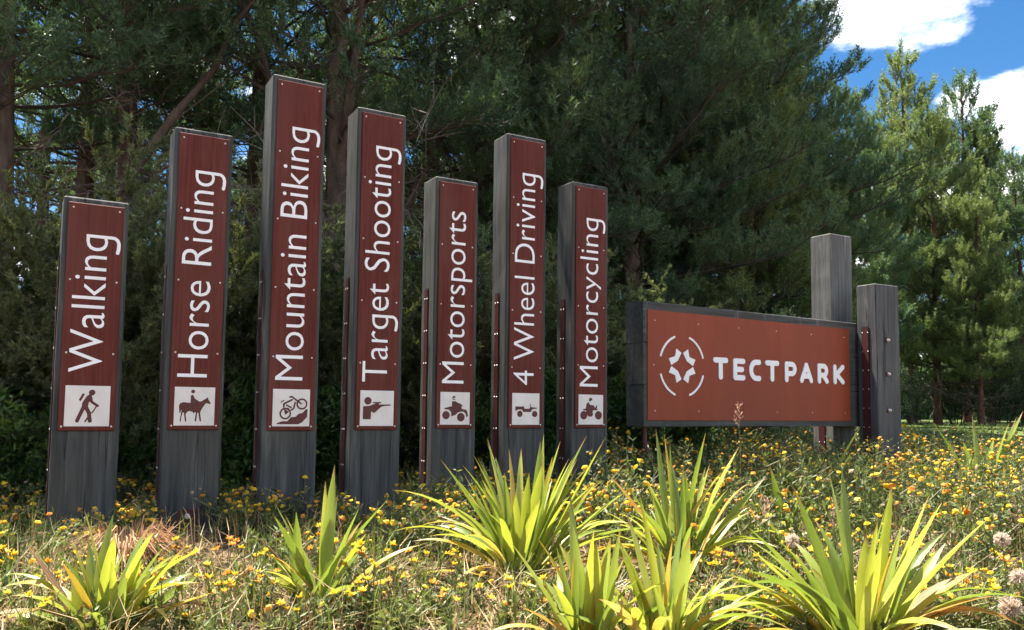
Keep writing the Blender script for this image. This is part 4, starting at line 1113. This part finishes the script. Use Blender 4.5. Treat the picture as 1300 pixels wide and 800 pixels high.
def wildflower_protos():
    out = []
    for s in range(5):
        rng = np.random.RandomState(400+s)
        leafs, stems, heads = TB(), TB(), []
        h = rng.uniform(.24, .36)
        S, E, P, A = [], [], [], []
        for k in range(5):
            az = rng.rand()*6.28; sp = rng.uniform(.1, .55)*h
            top = np.array([math.cos(az)*sp, math.sin(az)*sp, h*rng.uniform(.65, 1.05)]); mid = top*.5+np.array([0, 0, .03])
            S += [np.array([0, 0, -.03]), mid]; E += [mid, top]; heads.append((top, rng.uniform(.015, .023), rng.rand()))
            for _ in range(9): P.append(mid*rng.rand()*2*.8); A.append(rng.normal(size=3)+np.array([0, 0, .6]))
        stems.prisms(S, E, .003, .002)
        leafs.leaves(P, A, .05, .013, rng)
        hm = []
        for (pt, r, c) in heads:
            t = TB(); n = 11
            for q in range(n):
                th = q*2*np.pi/n+rng.normal()*.1
                d = np.array([math.cos(th), math.sin(th), rng.uniform(.1, 1.3)]); w = np.array([-math.sin(th), math.cos(th), 0])*r*.36
                t.add([[0, 0, 0], d*r*.65+w, d*r*1.15, d*r*.65-w], [(0, 1, 2, 3)], 0)
            th = np.arange(8)*2*np.pi/8
            t.add(np.vstack([np.stack([np.cos(th)*r*.5, np.sin(th)*r*.5, np.full(8, .2*r)], -1), [[0, 0, r*.6]]]), [(k, (k+1) % 8, 8) for k in range(8)], 1)
            petals = M['petal_yellow'] if c < .75 else M['petal_orange']
            hm.append((pt, t.mesh('flower_head', [petals, M['petal_orange']])))
        out.append((stems.mesh('stems', [M['herb_stem']]), leafs.mesh('foliage', [M['herb']]), hm))
    return out
WF = wildflower_protos()
rng = np.random.RandomState(77)
wf_px = [(205,790),(60,768),(18,742),(170,770),(245,745),(285,735),(322,745),(380,798),(440,792),(470,770),(505,768),(540,742),(592,742),(640,790),(700,792),(575,800),(930,760),(965,745),(985,790),(1010,730),(1060,745),(1075,705),(1120,720),(1155,715),(1190,742),(1215,775),(1240,790),(1275,725),(1290,745),(1180,800),(340,770),(300,775),(265,790),(905,730),(1020,770),(1140,790),(40,800),(90,735),(470,725),(430,735)]
for k, (u, v) in enumerate(wf_px):
    p = on_ground(u, v+26)
    sm, lm, hm = WF[k % 5]
    e = empty('wildflower', p, rng.rand()*6.28)
    s = rng.uniform(.75, 1.1); e.scale = (s, s, s)
    tag(e, 'small yellow wildflower plant in the front of the bed', 'flower', 'wildflowers in the foreground')
    link('stems', sm, e); link('foliage', lm, e)
    for pt, me in hm: link('flower_head', me, e, tuple(pt))

# ------------------------------------------------------------------ grasses, mulch, seed heads
def blades(name, n, region, hmin, hmax, mat, rng, width=.006, label='', lean=.5, avoid=None):
    tb = TB()
    xs, ys = [], []
    while len(xs) < n:
        y = rng.uniform(region[2], region[3]); u = rng.uniform(region[0], region[1]); x = (u-650)/FPX*y
        xs.append(x); ys.append(y)
    xs = np.array(xs); ys = np.array(ys)
    # clumped
    k = max(1, n//14); ci = rng.randint(0, k, n)
    xs = xs[ci]+rng.normal(size=n)*.07; ys = ys[ci]+rng.normal(size=n)*.07
    zs = ground(xs, ys)
    h = rng.uniform(hmin, hmax, n); az = rng.rand(n)*6.283; l = h*lean*rng.rand(n)
    w = width*rng.uniform(.6, 1.3, n)
    B = np.stack([xs, ys, zs-.02], -1); d = np.stack([np.cos(az), np.sin(az), 0*az], -1); sd = np.stack([-np.sin(az), np.cos(az), 0*az], -1)
    m1 = B+d*(l*.35)[:, None]+np.array([0, 0, 1])*(h*.6)[:, None]; t1 = B+d*l[:, None]*1.25+np.array([0, 0, 1])*(h*(1-.25*l/h))[:, None]
    V = np.stack([B-sd*w[:, None]*.5, B+sd*w[:, None]*.5, m1+sd*w[:, None]*.45, m1-sd*w[:, None]*.45, t1], 1)
    base = np.arange(n)[:, None]*5
    tb.V.append(V.reshape(-1, 3)); tb.F4.append(base+np.array([[0, 1, 2, 3]])); tb.M4.append(np.zeros(n, int)); tb.F3.append(base+np.array([[3, 2, 4]])); tb.M3.append(np.zeros(n, int))
    o = link(name, tb.mesh(name, [mat]))
    tag(o, label, 'grass', kind='stuff')
    return o
blades('dry_grass', 4200, (-80, 1380, 3.1, 7.5), .08, .34, M['dry_grass'], np.random.RandomState(501), .006, 'dry straw coloured grass through the flower bed', lean=1.0)
blades('green_grass', 4200, (-80, 1380, 3.2, 9.5), .08, .36, M['green_grass'], np.random.RandomState(502), .006, 'green grass blades among the flowers', lean=.7)
blades('straw_litter', 7500, (-90, 760, 3.1, 5.4), .03, .13, M['dry_grass'], np.random.RandomState(505), .006, 'matted straw and dead leaves on the bed at the front left', lean=2.2)
blades('lawn_grass', 14000, (500, 1500, 10.5, 27), .05, .16, M['green_grass'], np.random.RandomState(503), .014, 'short lawn grass beyond the bed', lean=.8)
blades('rank_grass', 5000, (-150, 900, 8.0, 13), .2, .6, M['green_grass'], np.random.RandomState(504), .010, 'rank grass under the trees behind the posts', lean=.6)

def mulch():
    rng = np.random.RandomState(601); tb = TB(); n = 3500
    y = rng.uniform(3.0, 6.0, n); u = rng.uniform(-60, 1360, n); x = (u-650)/FPX*y; z = ground(x, y)
    az = rng.rand(n)*6.283; L = rng.uniform(.015, .05, n); w = rng.uniform(.006, .016, n)
    d = np.stack([np.cos(az), np.sin(az), rng.uniform(-.3, .4, n)], -1); s = np.stack([-np.sin(az), np.cos(az), rng.uniform(-.4, .4, n)], -1)
    c = np.stack([x, y, z+.008], -1); dL = d*L[:, None]; sw = s*w[:, None]; up = np.array([0, 0, .006])
    V = np.stack([c-dL-sw, c+dL-sw*.6, c+dL+sw*.6, c-dL+sw, c-dL*.8-sw*.7+up, c+dL*.8-sw*.5+up, c+dL*.8+sw*.5+up, c-dL*.8+sw*.7+up], 1)
    base = np.arange(n)[:, None, None]*8
    F = (base+np.array([[4,5,6,7],[0,1,5,4],[1,2,6,5],[2,3,7,6],[3,0,4,7]])[None]).reshape(-1, 4)
    tb.add(V.reshape(-1, 3), F)
    o = link('bark_mulch', tb.mesh('bark_mulch', [M['chip']]))
    tag(o, 'brown bark mulch between the plants', 'mulch', kind='stuff')
mulch()

def tussock(px, n, r, label, seed, mat='tussock', hh=.22):
    rng = np.random.RandomState(seed); b = on_ground(*px)
    tb = TB(); az = rng.rand(n)*6.283
    L = r*rng.uniform(.5, 1.15, n); h = hh*rng.uniform(.55, 1.1, n); w = .005*rng.uniform(.7, 1.4, n)
    d = np.stack([np.cos(az), np.sin(az), 0*az], -1); sd = np.stack([-np.sin(az), np.cos(az), 0*az], -1); up = np.array([0, 0, 1.])
    B = d*(.10*rng.rand(n))[:, None]-up*.02
    jit = rng.normal(size=(n, 3))*.05
    m1 = B+d*(L*.45)[:, None]+up*h[:, None]+jit*.5; t1 = B+d*L[:, None]+up*(h*rng.uniform(.0, .6, n))[:, None]+jit*1.6
    V = np.stack([B-sd*w[:, None]*.5, B+sd*w[:, None]*.5, m1+sd*w[:, None]*.5, m1-sd*w[:, None]*.5, t1], 1)
    base = np.arange(n)[:, None]*5
    tb.V.append(V.reshape(-1, 3)); tb.F4.append(base+np.array([[0, 1, 2, 3]])); tb.M4.append(np.zeros(n, int)); tb.F3.append(base+np.array([[3, 2, 4]])); tb.M3.append(np.zeros(n, int))
    e = empty('grass_tussock', b); tag(e, label, 'grass')
    link('blades', tb.mesh('tussock_blades', [M[mat]]), e)
tussock((158, 722), 900, .36, 'brown dry tussock between the feet of the Walking and Horse Riding posts', 611)

def puff_mesh(r, seed):
    rng = np.random.RandomState(seed); tb = TB(); n = 420
    d = rng.normal(size=(n, 3)); d /= np.linalg.norm(d, axis=1)[:, None]
    w = np.cross(d, rng.normal(size=(n, 3))); w /= np.linalg.norm(w, axis=1)[:, None]; L = r*rng.uniform(.75, 1.05, n)
    w *= .0016
    V = np.stack([d*r*.15-w*.6, d*r*.15+w*.6, d*L[:, None]+w*1.3, d*L[:, None]-w*1.3], 1)
    tb.add(V.reshape(-1, 3), np.arange(n*4).reshape(-1, 4))
    return tb.mesh('seed_puff', [M['puff']])
def seed_head(px, depth, r, label, seed):
    c = at_depth(px[0], px[1], depth); g = float(ground(c.x, c.y))
    e = empty('seed_head', (c.x, c.y, g)); tag(e, label, 'seed head', 'pale seed heads')
    link('puff', puff_mesh(r, seed), e, (0, 0, c.z-g))
    tb = TB(); tb.tube([(.03, .02, -.03), (.02, .01, (c.z-g)*.5), (0, 0, c.z-g)], [.003, .0025, .002], 6)
    link('stalk', tb.mesh('stalk', [M['herb_stem']]), e)
seed_head((1272, 685), 3.6, .034, 'pinkish seed head at the right edge, the upper of two there', 1)
seed_head((1283, 771), 3.4, .045, 'round white fluffy seed head low at the right edge', 2)
seed_head((1006, 686), 3.9, .034, 'fluffy seed head among yellow flowers left of the long leaved clump', 3)
seed_head((912, 755), 3.4, .024, 'small seed head on a thin stalk near the bottom right of centre', 4)
seed_head((1293, 732), 3.5, .034, 'faded seed head touching the right picture edge', 5)

def plume(px, depth, h, label, seed):
    rng = np.random.RandomState(seed); c = at_depth(px[0], px[1], depth); g = float(ground(c.x, c.y)); H = c.z-g
    e = empty('seeding_grass', (c.x, c.y, g)); tag(e, label, 'grass', 'seeding grass stalks')
    tb = TB(); tb.tube([(.02, 0, -.03), (.01, 0, H*.5), (0, 0, H)], [.0022, .002, .001], 5)
    link('stalk', tb.mesh('stalk', [M['herb_stem']]), e)
    t = TB(); P, A, S, E = [], [], [], []
    for k in range(16):
        z = H-h*rng.rand(); az = rng.rand()*6.28; L = .02+.35*(H-z)*rng.uniform(.4, .8)
        d = np.array([math.cos(az)*.7, math.sin(az)*.7, .8]); s = np.array([0, 0, z]); en = s+d*L
        S.append(s); E.append(en)
        for q in range(5): P.append(s+(en-s)*rng.uniform(.3, 1)); A.append(d+rng.normal(size=3)*.4)
    t.prisms(S, E, .0012, .0008); t.leaves(P, A, .013, .006, rng)
    link('seed_plume', t.mesh('seed_plume', [M['plume']]), e)
plume((938, 512), 5.2, .16, 'pinkish seeding grass stalk in front of the rust red panel', 701)
plume((972, 632), 4.6, .14, 'brown seeding grass stalk under the rust red board', 702)
plume((1060, 640), 4.4, .12, 'seeding grass stalk above the long leaved clump', 703)
plume((346, 430), 7.2, .10, 'dry seeding stalk between the Horse Riding and Mountain Biking posts', 704) if False else None
plume((1288, 640), 4.2, .14, 'seeding grass stalk near the right edge', 705)
